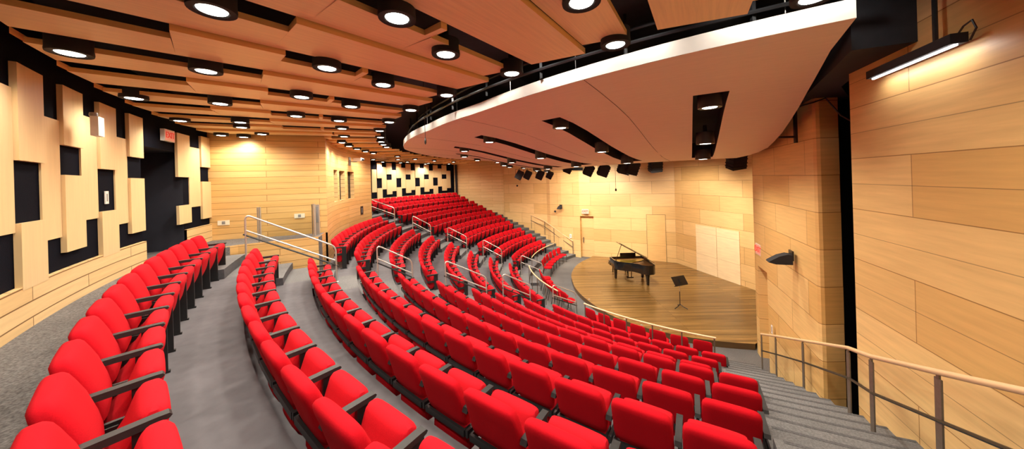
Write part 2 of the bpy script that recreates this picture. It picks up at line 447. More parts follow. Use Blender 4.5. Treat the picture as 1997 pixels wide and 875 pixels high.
# vertical maple wall panels, staggered
def wall_panel(t0, t1, h0, h1, label, group, R=18.285):
    m = MB(); n = 3
    for i in range(n):
        a, b = lerp(t0, t1, i / n), lerp(t0, t1, (i + 1) / n)
        m.face([WP(R, a, h1), WP(R, b, h1), WP(R, b, h0), WP(R, a, h0)])
        m.face([WP(R, a, h0), WP(R, b, h0), WP(RW - .005, b, h0), WP(RW - .005, a, h0)])
        m.face([WP(R, a, h1), WP(R, b, h1), WP(RW - .005, b, h1), WP(RW - .005, a, h1)])
    for t in (t0, t1): m.face([WP(R, t, h1), WP(RW - .005, t, h1), WP(RW - .005, t, h0), WP(R, t, h0)])
    o = m.build('acoustic_baffle', panel_m); tag(o, label, 'wall panel', group, 'thing')
cols = []       # (t0, t1, list of (h_top, h_bottom))
A_ = [(-1.36, -.35), (.30, .99)]
B_ = [(-1.37, -.61), (-.23, .75)]
O1, O2 = [(-1.09, .39)], [(-.91, .55)]
left_cols = [(223.2, 221.8, B_), (221.8, 220.4, O1), (220.4, 218.75, A_), (218.75, 217.4, O2), (217.4, 215.8, B_), (215.8, 214.4, O1), (214.4, 212.8, A_), (212.8, 211.5, O2), (211.5, 209.95, B_),
             (205.75, 204.0, [(-1.3, -.29), (.37, .8)]), (204.0, 202.35, [(-1.04, .44)]), (202.35, 200.95, [(-1.37, -.57), (-.19, .78)])]
left_cols.insert(0, (224.6, 223.2, O2)); left_cols.insert(0, (226.3, 224.6, A_))
nvis = 0
def panel_cols(cs, where, group):
    for i, (t0, t1, spans) in enumerate(cs):
        for j, (a, b) in enumerate(spans):
            # narrow side reveals beside the black squares
            wh = '' if len(spans) == 1 else (' upper half' if j == 0 else ' lower half')
            if len(spans) == 1: lab = 'full-height vertical maple wall panel, %s column %s' % (ORD[i + 1], where)
            else: lab = 'vertical maple wall panel%s a black square, %s column %s' % (' above' if j == 0 else ' below', ORD[i + 1], where)
            wall_panel(t0 - .012, t1 + .012, a, b, lab, group, 18.328 if len(spans) == 1 else 18.296)
lc = [c for c in left_cols if c[0] > 209 and c[1] < 224.9 and c[0] < 223.3]
panel_cols(lc, 'on left wall', 'maple panels left of the black doorway')
panel_cols([c for c in left_cols if c[0] < 209], 'right of doorway', 'maple panels between doorway and booth')
far_cols = []; t = 165.25; kinds = [O2, A_, O1, B_]; wd = [1.4, 1.5, 1.4, 1.55]; i = 0
while t > 140.6:
    far_cols.append((t, max(t - wd[i % 4], 140.2), kinds[i % 4])); t -= wd[i % 4]; i += 1
panel_cols(far_cols, 'on far wall', 'maple panels on the far back wall')

# control booth
Rb = lambda th: interp([(177., 16.02), (190., 15.86), (201., 15.56)], th)
TOPB = -1.62
wall('wall_booth_side', [P(RW, 201.), P(Rb(201.), 201.)], WALK + .02, TOPB, booth_m, label='board-clad side wall of the control booth')
bp = [P(Rb(201 - i * .5), 201 - i * .5) for i in range(0, 48)]
Sb = [0.]
for a, b in zip(bp, bp[1:]): Sb.append(Sb[-1] + math.hypot(b[0] - a[0], b[1] - a[1]))
def sb(th): return interp([(201 - i * .5, Sb[i]) for i in range(47, -1, -1)], th)
wins = [(194.3, 192.0), (190.9, 188.3), (187.1, 184.4)]
wall('wall_booth_front', bp, 3.2, TOPB, booth_m, [(sb(a), sb(b), .61, -.55) for a, b in wins], 'curved board-clad booth front with three windows')
wall('wall_booth_end', [bp[-1], P(RW, 177.4)], 3.2, TOPB, booth_m, label='far end wall of the control booth')
for n, (a, b) in enumerate(wins):
    m = MB(); Ra = Rb((a + b) / 2); Ro = Ra + .2
    q = [(P(Rb(a), a), P(Ro, a)), (P(Rb(b), b), P(Ro, b))]
    for fr, bk in q: m.face([W(*fr, .61), W(*bk, .61), W(*bk, -.55), W(*fr, -.55)])
    for h in (.61, -.55): m.face([W(*q[0][0], h), W(*q[1][0], h), W(*q[1][1], h), W(*q[0][1], h)])
    w = structure(m.build('window_%d' % (n + 1), base_m), '%s booth window from the platform, deep maple reveal' % ORD[n + 1])
    g = MB(); g.face([W(*q[0][1], .61), W(*q[1][1], .61), W(*q[1][1], -.55), W(*q[0][1], -.55)]); g.build('window_pane', dark_glass_m, w)
    f = MB()
    for (x0, y0), (x1, y1) in ((q[0][1], q[1][1]),):
        for u in (0.02, .98):
            X, Y = lerp(x0, x1, u), lerp(y0, y1, u)
            f.tube([W(X, Y, .6), W(X, Y, -.54)], .018, 6)
        f.tube([W(x0, y0, .6), W(x1, y1, .6)], .018, 6); f.tube([W(x0, y0, -.54), W(x1, y1, -.54)], .018, 6)
    f.build('window_frame', steel_black_m, w)

# near big curved wall
edge = [(5.65, 5.02), (5.40, 4.90), (5.18, 4.74), (5.04, 4.56), (4.93, 4.36)]
wall('wall_near', edge + [P(R, 248.5) for R in (11.6, 12.2, 12.8, 13.4, 14, 15, 16, 17, 18.3)], GROUND, -2.25, big_wall_m, label='big maple-board side wall beside the near stair')
wall('wall_slot', [(5.86, 5.62), (6.9, 6.6), (6.9, 5.6), (5.65, 5.0)], GROUND, -2.25, black_m, label='black vertical slot between the near wall sections')
# pilaster and near door wall
nw = [(5.88, 5.61), (5.55, 5.615), (5.505, 5.64), (5.50, 5.70), (5.76, 6.28), (6.12, 7.10), (6.56, 8.14), (6.84, 8.80), (6.93, 9.02), (7.02, 9.12), (7.25, 9.3), (8.6, 10.7), (10.4, 12.62)]
SN = [0.]
for a, b in zip(nw, nw[1:]): SN.append(SN[-1] + math.hypot(b[0] - a[0], b[1] - a[1]))
def door_recess(name, p0, p1, depth, hb, ht, label, leaf_mat, handle=True, inv=1):
    dx, dy = p1[0] - p0[0], p1[1] - p0[1]; L = math.hypot(dx, dy); nx, ny = -dy / L * inv, dx / L * inv
    q0, q1 = (p0[0] + nx * depth, p0[1] + ny * depth), (p1[0] + nx * depth, p1[1] + ny * depth)
    m = MB()
    for a, b in ((p0, q0), (p1, q1)): m.face([W(*a, hb), W(*b, hb), W(*b, ht), W(*a, ht)])
    m.face([W(*p0, ht), W(*p1, ht), W(*q1, ht), W(*q0, ht)])
    r = structure(m.build(name, pilaster_m), label)
    d = MB(); d.face([W(*q0, hb), W(*q1, hb), W(*q1, ht), W(*q0, ht)], [(0, 0), (L, 0), (L, hb - ht), (0, hb - ht)]); d.build('door_leaf', leaf_mat, r)
    if handle:
        h = MB(); x0, y0 = lerp(q0[0], q1[0], .16), lerp(q0[1], q1[1], .16)
        h.tube([W(x0 - nx * .06, y0 - ny * .06, hb - .95), W(x0 - nx * .06, y0 - ny * .06, hb - 1.3)], .03, 8); h.build('door_handle', bronze_m, r)
    return r
wall('wall_stage_near', nw, GROUND, -1.75, pilaster_m, [(SN[6], SN[7], GROUND, 2.62)], 'curved maple panel wall with the near stage door')
door_recess('door_2', nw[6], nw[7], .28, GROUND, 2.62, 'tall maple door beside the near end of the stage', pilaster_m, False, -1)
# rear stage wall and far stage wall
wall('wall_stage_rear', [(10.4, 12.62), (9.26, 17.85)], GROUND, -1.6, stage_wall_m, label='maple panel wall at the back of the stage')
fwp = [(9.26, 17.85), (5.12, 19.95), (4.34, 20.34), (3.3, 21.2), (2.62, 22.0), (2.45, 22.35)]
SF = [0.]
for a, b in zip(fwp, fwp[1:]): SF.append(SF[-1] + math.hypot(b[0] - a[0], b[1] - a[1]))
wall('wall_stage_far', fwp, GROUND, -1.6, stage_wall_m, [(SF[1], SF[2], GROUND, 2.5)], 'maple panel wall at the far side of the stage')
door_recess('door_3', fwp[2], fwp[1], .3, GROUND, 2.5, 'maple door beside the foot of the far stair', stage_wall_m, True, 1)
wall('wall_far_middle', [(2.45, 22.35), (2.2, 22.62), (.7, 23.95), (-.62, 24.95), (-.70, 25.1)], GROUND, -1.6, stage_wall_m, label='far wall section halfway up the far stair')
wall('wall_far_upper', [(-.70, 25.1), (-.86, 25.3), (-2.8, 26.15), (-5.0, 27.05), P(RW, 138.6)], GROUND, -2.2, far_wall_m, label='fine-boarded far wall at the top of the far stair')
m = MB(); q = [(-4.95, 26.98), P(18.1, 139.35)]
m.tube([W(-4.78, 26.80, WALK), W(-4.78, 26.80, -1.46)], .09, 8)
tag(m.build('corner_slot_strip', black_m), 'thin black vertical strip in the far back corner', 'corner strip')  # black tube added in place of a dark vertical slot
# ceiling
m = MB(); m.face([W(-14, -6, -2.2), W(16, -6, -2.2), W(16, 34, -2.2), W(-14, 34, -2.2)]); structure(m.build('ceiling', black_m), 'black ceiling void above planks and canopy')
# black soffit by the near wall
m = MB()
pol = [P(12.72, 246.2), P(12.72, 248.7), P(11.6, 249.0), (5.2, 4.9), (6.2, 5.7), (6.9, 8.8), P(7.5, 252), P(8.2, 250.4), P(10.4, 248.6)]
m.prism(pol, EYE + 1.30, EYE + 2.19); structure(m.build('ceiling_soffit', black_m), 'black dropped soffit between canopy and near wall')

# ------------------------------------------------------------------ stage
Rs = lambda t: interp([(130., 6.1), (160, 6.05), (179, 6.1), (200, 6.35), (215, 6.6), (225, 6.62), (236, 6.5), (251, 6.22), (256, 6.2)], t)
edge_pts = [P(Rs(t), t) for t in [252 - i * 2 for i in range(60)]]
edge_pts = [p for p in edge_pts]
poly = edge_pts + [(5.0, 19.98), (9.24, 17.82), (10.37, 12.65), (7.3, 9.36)]
m = MB(); b = (poly)
ax = math.radians(-2)
def suv(p): return (p[0] * math.cos(ax) + p[1] * math.sin(ax), -p[0] * math.sin(ax) + p[1] * math.cos(ax))
n = len(poly)
m.face([W(*p, STAGE) for p in reversed(poly)], [suv(p) for p in reversed(poly)], 0)
for i in range(len(edge_pts) - 1):
    a, c = edge_pts[i], edge_pts[i + 1]
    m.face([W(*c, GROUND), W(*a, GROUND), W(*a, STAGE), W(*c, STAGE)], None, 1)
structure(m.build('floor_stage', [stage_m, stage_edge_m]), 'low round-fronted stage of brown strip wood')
# footlights along the edge
for i, (px, py) in enumerate([(1200, 606), (1226, 618), (1256, 630), (1150, 583), (1290, 642)]):
    x, y, h = px_at(px, py, 1.); t = STAGE / h; x, y = x * t, y * t
    rr = math.hypot(x - CX, y - CY); th = math.degrees(math.atan2(y - CY, x - CX)) % 360
    q = P(Rs(th) - .10, th)
    o = MB().lathe([(.035, 0), (.045, .006), (.02, .012)], 10, W(*q, STAGE)).build('floor_socket', steel_m)
    tag(o, 'small round metal floor socket at the stage edge, %s from far end' % ORD[[2, 3, 4, 1, 5][i]], 'floor socket', 'floor sockets along the stage edge')

# ------------------------------------------------------------------ auditorium seats
def seat_meshes():
    d = {}
    d['backrest'] = MB().loft([(0, .115, .448, .21, .03), (0, .112, .458, .235, .045), (0, .10, .52, .245, .054), (0, .08, .60, .245, .058), (0, .045, .72, .244, .058), (0, .018, .79, .241, .056),
                               (0, .006, .828, .231, .05), (0, .001, .85, .208, .038), (0, 0, .86, .165, .018)], 28, 4.4).mesh('backrest', red_m, True)
    d['seat_pan'] = MB().loft([(0, .17, .185, .15, .03), (0, .175, .20, .205, .065), (0, .185, .25, .222, .10), (0, .205, .33, .222, .118), (0, .235, .385, .222, .11), (0, .265, .43, .222, .092), (0, .295, .51, .221, .076),
                               (0, .318, .585, .221, .072), (0, .325, .63, .217, .062), (0, .326, .65, .208, .044), (0, .326, .658, .16, .016)], 28, 4.6).mesh('seat_pan', red_pan_m, True)
    s = MB().box(-.246, .246, .048, .072, .392, .446); s.box(-.248, -.234, .05, .20, .392, .446); s.box(.234, .248, .05, .20, .392, .446)
    d['back_strip'] = s.mesh('back_strip', steel_black_m)
    a = MB()
    prof = [(.03, .615), (.06, .61), (.33, .615), (.375, .625), (.385, .637), (.375, .65), (.33, .652), (.05, .648)]
    nn = len(prof); x0, x1 = -.026, .026
    vs = [(x0, y, z) for y, z in prof] + [(x1, y, z) for y, z in prof]
    a.idx(vs, [tuple(range(nn - 1, -1, -1)), tuple(range(nn, 2 * nn))] + [(i, (i + 1) % nn, nn + (i + 1) % nn, nn + i) for i in range(nn)])
    d['armrest'] = a.mesh('armrest', arm_m)
    l = MB(); l.box(-.015, .015, .25, .365, .0, .612); l.box(-.02, .02, .20, .38, 0, .02); l.box(-.012, .012, .05, .26, .40, .46)
    d['leg'] = l.mesh('leg', steel_black_m)
    return d
SM = seat_meshes()
HW = .2775
def make_seat(loc, rz, label, group, right_end=False, first_only=True):
    t = thing('auditorium_seat', label, 'seat', loc, rz, group)
    part('backrest', SM['backrest'], t); part('seat_pan', SM['seat_pan'], t); part('back_strip', SM['back_strip'], t)
    a = part('armrest', SM['armrest'], t); a.location = (-HW, 0, 0)
    l = part('leg', SM['leg'], t); l.location = (-HW, 0, 0)
    if right_end:
        a = part('armrest', SM['armrest'], t); a.location = (HW, 0, 0)
        l = part('leg', SM['leg'], t); l.location = (HW, 0, 0)
    return t
seat_proto = {}
nseat = 0
def seat_row(k, th0, th1, block, where, R=None, skip=None):
    """seats from th0 (high angle) to th1; local -x side (armrest) points to the higher angle"""
    global nseat
    R = R or rowR(k)
    n = int(round(abs(th0 - th1) * PI / 180 * R / .557)) + 1
    sx = min(1.04, abs(th0 - th1) / (n - 1) * PI / 180 * R / .558)
    for i in range(n):
        th = lerp(th0, th1, i / (n - 1))
        if skip and skip(th): continue
        x, y = P(R, th)
        vis = visible(x, y, FL[k - 1] - .85, 30) or visible(x, y, FL[k - 1] - .3, 30)
        x2, y2 = P(R - .34, th)
        vis = vis or visible(x2, y2, FL[k - 1] - .68, 30)
        if not vis: continue
        end = (i == 0)                       # high-angle end has the extra arm
        rz = math.radians(th + 90)
        no = n - i                           # counted from the low-angle end
        rowname = '%s row from the back' % ORD[k if block != 'middle' else k - 2] if k > (1 if block != 'middle' else 3) else 'back row'
        lab = 'red folded theatre seat, %s block, %s, %s from the %s' % (block, rowname, ORD[no], where)
        if block != 'near': lab = 'red folded theatre seat, %s block, %s, %s from the %s' % (block, rowname, ORD[n - no + 1] if block == 'middle' else ORD[n - no + 1], where)
        grp = '%s block seats, %s' % (block, rowname)
        key = end
        z = EYE - FL[k - 1]
        if key not in seat_proto: q = seat_proto[key] = make_seat((x, y, z), rz, lab, grp, end)
        else: q = dup(seat_proto[key], (x, y, z), rz, lab, grp)
        q.scale = (sx, 1, 1)
        nseat += 1
near_l = {1: 210.6, 2: 212.1, 3: 211.9, 4: 212.1, 5: 212.1, 6: 212.7, 7: 213.4, 8: 211.6, 9: 212.2, 10: 214.0}
near_r = {1: 241.5, 2: 241.2, 3: 240.6, 4: 239.8, 5: 240.4, 6: 241.0, 7: 241.6, 8: 238.9, 9: 239.7, 10: 240.9}
for k in range(1, 11):
    seat_row(k, near_r[k], near_l[k], 'near', 'aisle', skip=(lambda th: th > 235.2) if k == 1 else None)
for k in range(3, 11):
    seat_row(k, 204.6 - (.0 if k > 3 else 2.6), 179.8, 'middle', 'near aisle', R=15.38 if k == 3 else None)
far_r = {1: 141.4, 2: 141.2, 3: 140.8, 4: 140.8, 5: 140.6, 6: 140.4, 7: 141.4, 8: 140.8, 9: 141., 10: 142.4}
for k in range(1, 11): seat_row(k, 169.4, far_r[k], 'far', 'aisle')

# loose chairs of the front row
def chair_meshes():
    d = {}
    d['backrest'] = MB().loft([(0, .02, .50, .17, .014), (0, .015, .515, .205, .024), (0, .0, .60, .222, .027), (0, -.03, .74, .22, .027), (0, -.045, .83, .205, .024), (0, -.05, .85, .17, .012)], 20, 4).mesh('backrest', red_m, True)
    d['seat'] = MB().loft([(0, .25, .415, .20, .19), (0, .25, .43, .222, .215), (0, .25, .465, .222, .215), (0, .25, .485, .20, .19)], 20, 4.5).mesh('seat', red_m, True)
    for n_, (x, y) in {'front_l': (-.2, .42), 'front_r': (.2, .42)}.items():
        d[n_] = MB().tube([(x, y, 0), (x, y - .01, .42)], .012, 8).mesh('leg', steel_black_m, True)
    for n_, x in (('rear_l', -.2), ('rear_r', .2)):
        d[n_] = MB().tube([(x, -.06, 0), (x, .04, .42), (x, .02, .55), (x, -.02, .72)], .012, 8).mesh('leg', steel_black_m, True)
    return d
CM = chair_meshes(); chair_proto = None
def loose_chair(R, th, label, group):
    global chair_proto
    x, y = P(R, th); rz = math.radians(th + 90)
    if chair_proto is None:
        t = thing('loose_chair', label, 'chair', (x, y, EYE - GROUND), rz, group)
        part('backrest', CM['backrest'], t); part('seat', CM['seat'], t)
        for q in ('front_l', 'front_r', 'rear_l', 'rear_r'): part('leg', CM[q], t)
        chair_proto = t
    else: dup(chair_proto, (x, y, EYE - GROUND), rz, label, group)
for i in range(7): loose_chair(7.95, 216.2 + i * 3.9, 'red loose chair on thin black legs, front row near the camera, %s from the aisle' % ORD[i + 1], 'loose front-row chairs, near block')
for i in range(6): loose_chair(7.65, 203.4 - i * 4.5, 'red loose chair on thin black legs, middle front row, %s from near aisle' % ORD[i + 1], 'loose front-row chairs, middle block')
for i in range(6): loose_chair(7.55, 166.6 - i * 4.5, 'red loose chair on thin black legs, far front row, %s from the aisle' % ORD[i + 1], 'loose front-row chairs, far block')

# ------------------------------------------------------------------ railings
def fillet(p0, p1, p2, r, n=5):
    """arc points replacing corner p1"""
    p0, p1, p2 = Vector(p0), Vector(p1), Vector(p2)
    a, b = (p0 - p1).normalized(), (p2 - p1).normalized()
    s, e = p1 + a * r, p1 + b * r
    return [((1 - t) ** 2) * s + 2 * t * (1 - t) * p1 + t * t * e for t in [i / n for i in range(n + 1)]]
def floor_aisle(R):
    for k in range(1, 11):
        Ro = rowR(k) + TB
        if R > Ro: return WALK if k == 1 else FL[k - 2]
        if R > Ro - .42: return (FL[k - 1] + (FL[k - 2] if k > 1 else WALK)) / 2
        if R > Ro - DR: return FL[k - 1]
    return GROUND if R < rowR(10) + TB - DR - .42 else (FL[9] + GROUND) / 2
def hoop(th, Ra, ha, Rb_, hb, label, group):
    xa, ya = P(Ra, th); xb, yb = P(Rb_, th)
    t = thing('handrail', label, 'handrail', (xa, ya, EYE - floor_aisle(Ra)), 0, group)
    off = Vector(t.location)
    A0, A1, B1, B0 = Vector(W(xa, ya, floor_aisle(Ra) )), Vector(W(xa, ya, ha)), Vector(W(xb, yb, hb)), Vector(W(xb, yb, floor_aisle(Rb_)))
    pts = [A0] + fillet(A0, A1, B1, .13) + fillet(A1, B1, B0, .13) + [B0]
    MB().tube([p - off for p in pts], .020, 10).build('rail_frame', steel_m, t, True)
    dz = Vector((0, 0, -.36))
    MB().tube([A1 + dz - off, B1 + dz - off], .018, 8).build('middle_rail', steel_m, t, True)
    dz = Vector((0, 0, -.47)); e = (B1 - A1).normalized() * .05
    MB().tube([A1 + dz - e - off, B1 + dz + e - off], .02, 6).build('lower_bar', steel_black_m, t)
    for q in (A0, B0): MB().lathe([(.05, 0), (.05, .012), (.03, .02)], 12, tuple(q - off)).build('foot_plate', steel_m, t)
rA = [(16.96, .61, 15.19, 1.56), (14.23, 1.65, 13.34, 2.19), (12.39, 2.33, 11.1, 3.04), (10.52, 3.03, 9.51, 3.58), (8.57, 3.75, 7.57, 4.22)]
rB = [(16.6, .83, 15.26, 1.31), (14.28, 1.74, 13.31, 2.25), (12.4, 2.37, 11.4, 2.88), (10.54, 3.05, 9.59, 3.56), (8.6, 3.86, 7.52, 4.30)]
for i, r in enumerate(rA): hoop(208., *r, 'steel hoop handrail in the near aisle, %s from the top' % ORD[i + 1], 'hoop handrails, near aisle')
for i, r in enumerate(rB): hoop(174.2, *r, 'steel hoop handrail in the far aisle, %s from the top' % ORD[i + 1], 'hoop handrails, far aisle')
# curved front rails
def front_rail(t0, t1, R, h, label, nposts):
    t = thing('front_rail', label, 'guard rail', (*P(R, (t0 + t1) / 2), EYE - FL[9]))
    off = Vector(t.location); n = 16
    MB().tube([Vector(WP(R, lerp(t0, t1, i / n), h)) - off for i in range(n + 1)], .024, 8).build('top_rail', rail_wood_m, t, True)
    for i in range(nposts):
        th = lerp(t0, t1, .01 + .98 * i / (nposts - 1))
        MB().tube([Vector(WP(R, th, GROUND)) - off, Vector(WP(R, th, h)) - off], .017, 6).build('post', bronze_m, t)
front_rail(216.3, 241.6, 8.28, 4.09, 'curved cream guard rail behind the nearest loose chairs', 6)
front_rail(182., 206.6, 8.22, 4.10, 'curved cream guard rail behind the middle loose chairs', 5)
front_rail(141., 167.5, 8.15, 4.22, 'curved cream guard rail behind the far loose chairs', 4)
# stair wall rails
def stair_rail(posts, rail, label, bar_drop=.42, pw=.034, round_r=.026):
    t = thing('stair_rail', label, 'handrail', W(posts[0][0], posts[0][1], posts[0][2]))
    off = Vector(t.location)
    MB().tube([Vector(W(*p)) - off for p in rail], round_r, 10).build('top_rail', rail_wood_m, t, True)
    for x, y, hb, ht in posts:
        m = MB(); dx, dy = x - CX, y - CY; L = math.hypot(dx, dy); u = Vector((dx / L, dy / L, 0)); v = Vector((-u.y, u.x, 0))
        T = Matrix(((u.x, v.x, 0, x), (u.y, v.y, 0, y), (0, 0, 1, EYE - hb), (0, 0, 0, 1)))
        m.box(-pw, pw, -.007, .007, 0, hb - ht - .04, T)
        m.box(-pw * .45, pw * .45, -.007, .007, hb - ht - .045, hb - ht, T)
        m.v = [tuple(Vector(p) - off) for p in m.v]; m.build('post', bronze_m, t)
    MB().tube([Vector(W(x, y, h + bar_drop)) - off for x, y, h in rail], .017, 6).build('middle_bar', steel_black_m, t)
nposts = [(6.24, 7.98, 5.18, 4.14), (5.97, 7.22, 4.95, 3.80), (5.56, 6.09, 4.5, 3.31), (4.60, 4.35, 3.75, 2.49), (4.07, 3.60, 3.35, 2.17), (3.60, 2.68, 2.95, 1.77)]
nposts.append((3.1, 1.75, 2.5, 1.35)); 
stair_rail(nposts, [(x, y, ht - .012) for x, y, hb, ht in nposts], 'maple handrail on dark flat posts down the near stair')
fpx = [(897, 362), (917, 369), (938, 376), (962, 382), (983, 391), (997, 400), (1015, 410), (1036, 420), (1062, 431), (1080, 444), (1099, 458), (1117, 470)]
fposts = []
for px, py in fpx:
    a, b = px_ray(px, py); an = math.radians(132.2); d = (math.cos(an), math.sin(an))
    det = a * (-d[1]) + d[0]; tt = (CX * (-d[1]) + CY * d[0]) / det
    x, y, h = a * tt, tt, b * tt
    fposts.append((x, y, h + .98, h))
stair_rail(fposts, [(x, y, h - .012) for x, y, hb, h in fposts], 'maple handrail on thin posts along the far wall stair', .4, .022, .024)
# glass guard on the platform
t = thing('glass_guard', 'clear glass guard panel between steel posts on the platform', 'glass guard', W(-6.51, 8.02, WALK))
off = Vector(t.location)
g = MB(); a, b = (-6.51, 8.02), (-5.52, 8.66)
for dx in (-.012, .012):
    g.face([Vector(W(a[0], a[1] + dx, WALK - .08)) - off, Vector(W(b[0], b[1] + dx, WALK - .08)) - off, Vector(W(b[0], b[1] + dx, WALK - .95)) - off, Vector(W(a[0], a[1] + dx, WALK - .95)) - off])
g.build('glass_panel', glass_m, t)
for q in (a, b):
    for s in (-.028, .028):
        MB().box(q[0] - .012 + s, q[0] + .012 + s, q[1] - .02, q[1] + .02, EYE - WALK, EYE - WALK + .90).xf(Matrix.Translation(-off)).build('post', steel_m, t)
t = thing('gate_post', 'tall square steel gate post by the booth corner', 'gate post', W(-5.62, 9.0, WALK));  # steel gate post with a small plate
MB().box(-.05, .05, -.02, .02, .0, .86).build('post', steel_m, t); MB().box(-.03, .03, -.032, -.02, .35, .80).build('slot_plate', grey_m, t)
t = thing('glass_guard', 'small clear glass guard at the far end of the booth', 'glass guard', W(*P(16.7, 176.2), WALK))
o_ = P(16.7, 176.2); e_ = P(16.15, 176.8)
g = MB(); g.face([(0, 0, -.3), (e_[0] - o_[0], e_[1] - o_[1], -.3), (e_[0] - o_[0], e_[1] - o_[1], .75), (0, 0, .75)]); g.build('glass_panel', glass_m, t)
MB().tube([(0, 0, -.6), (0, 0, .8)], .022, 8).build('post', steel_m, t)

# ------------------------------------------------------------------ ceiling planks
PB = lambda i: 247.3 - 3.05 * i
PL_N = [0, 0]
def plank(i):
    b0, b1 = PB(i), PB(i + 1) + .06            # near (high) and far angle
    even = i % 2 == 0
    Rin = 14.0 if even else 14.12
    notches = [(16.35, 18.3)] if even else [(17.1, 18.3), (15.45, 16.25), (13.9, 15.38)]
    if 176 < b0 < 205: notches = [(15.2, 15.25)] if even else [(13.9, 15.38)]
    Rout = 18.10 if not (178 < b0 < 202) else Rb(b0 - 1.5) - .03
    br = sorted(set([Rin, Rout] + [r for n in notches for r in n if Rin < r < Rout] + [r for r in (15., 16., 17.) if r < Rout]))
    hN, hF, hT = -1.415, -1.468, -1.478   # bottom at near edge, at far edge, top at the near edge
    m = MB()
    for a, c in zip(br, br[1:]):
        mid = (a + c) / 2
        cut = any(n[0] < mid < n[1] for n in notches)
        def near_th(R): return b0 - (math.degrees(.25 / R) if cut else 0)
        hn = lerp(hN, hF, .3 * 1.8 / 3.05) if cut else hN
        ta, tc = near_th(a), near_th(c)
        w = .84
        m.face([WP(a, ta, hn), WP(c, tc, hn), WP(c, b1, hF), WP(a, b1, hF)], [(a, 0), (c, 0), (c, w), (a, w)], 0)
        m.face([WP(a, ta, hT), WP(c, tc, hT), WP(c, b1, hT - .06), WP(a, b1, hT - .06)], None, 2)
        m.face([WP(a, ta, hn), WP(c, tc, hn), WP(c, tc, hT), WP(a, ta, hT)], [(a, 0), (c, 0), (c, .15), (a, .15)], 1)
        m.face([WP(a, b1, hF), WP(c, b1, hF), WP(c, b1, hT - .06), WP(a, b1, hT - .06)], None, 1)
    for R in br:                         # end faces and notch cheeks
        ta = b0
        m.face([WP(R, ta, hN), WP(R, b1, hF), WP(R, b1, hT - .06), WP(R, ta, hT)], None, 1) if R in (Rout,) else None
    cutin = any(n[0] < Rin + .05 < n[1] for n in notches)
    ta = b0 - (math.degrees(.25 / Rin) if cutin else 0); hn = lerp(hN, hF, .45 / 3.05 * 1.) if cutin else hN
    m.face([WP(Rin, ta, hn), WP(Rin, b1, hF), WP(Rin, b1, hT - .06), WP(Rin, ta, hT)], None, 1)
    for n0, n1 in notches:
        for R in (n0, n1):
            if Rin < R < Rout:
                tb = b0 - math.degrees(.25 / R)
                m.face([WP(R, b0, hN), WP(R, tb, lerp(hN, hF, .45 / 3.05)), WP(R, tb, hT), WP(R, b0, hT)], None, 1)
    o = m.build('ceiling_plank', [plank_m, plank_edge_m, black_m])
    vis = any(visible(*P(R, b_), -1.44, 0) for R in (14.1, 15, 16, 17, 18) for b_ in (b0, (b0 + b1) / 2, b1))
    if vis: PL_N[0] += 1; lab = 'stained wood ceiling plank, %s in the visible fan from the camera side' % ORD[PL_N[0]]
    else: PL_N[1] += 1; lab = 'stained wood ceiling plank above the camera out of view, %s of these' % ORD[PL_N[1]]
    tag(o, lab, 'ceiling plank', 'fanned ceiling planks', 'thing')
for i in range(0, 36): plank(i)

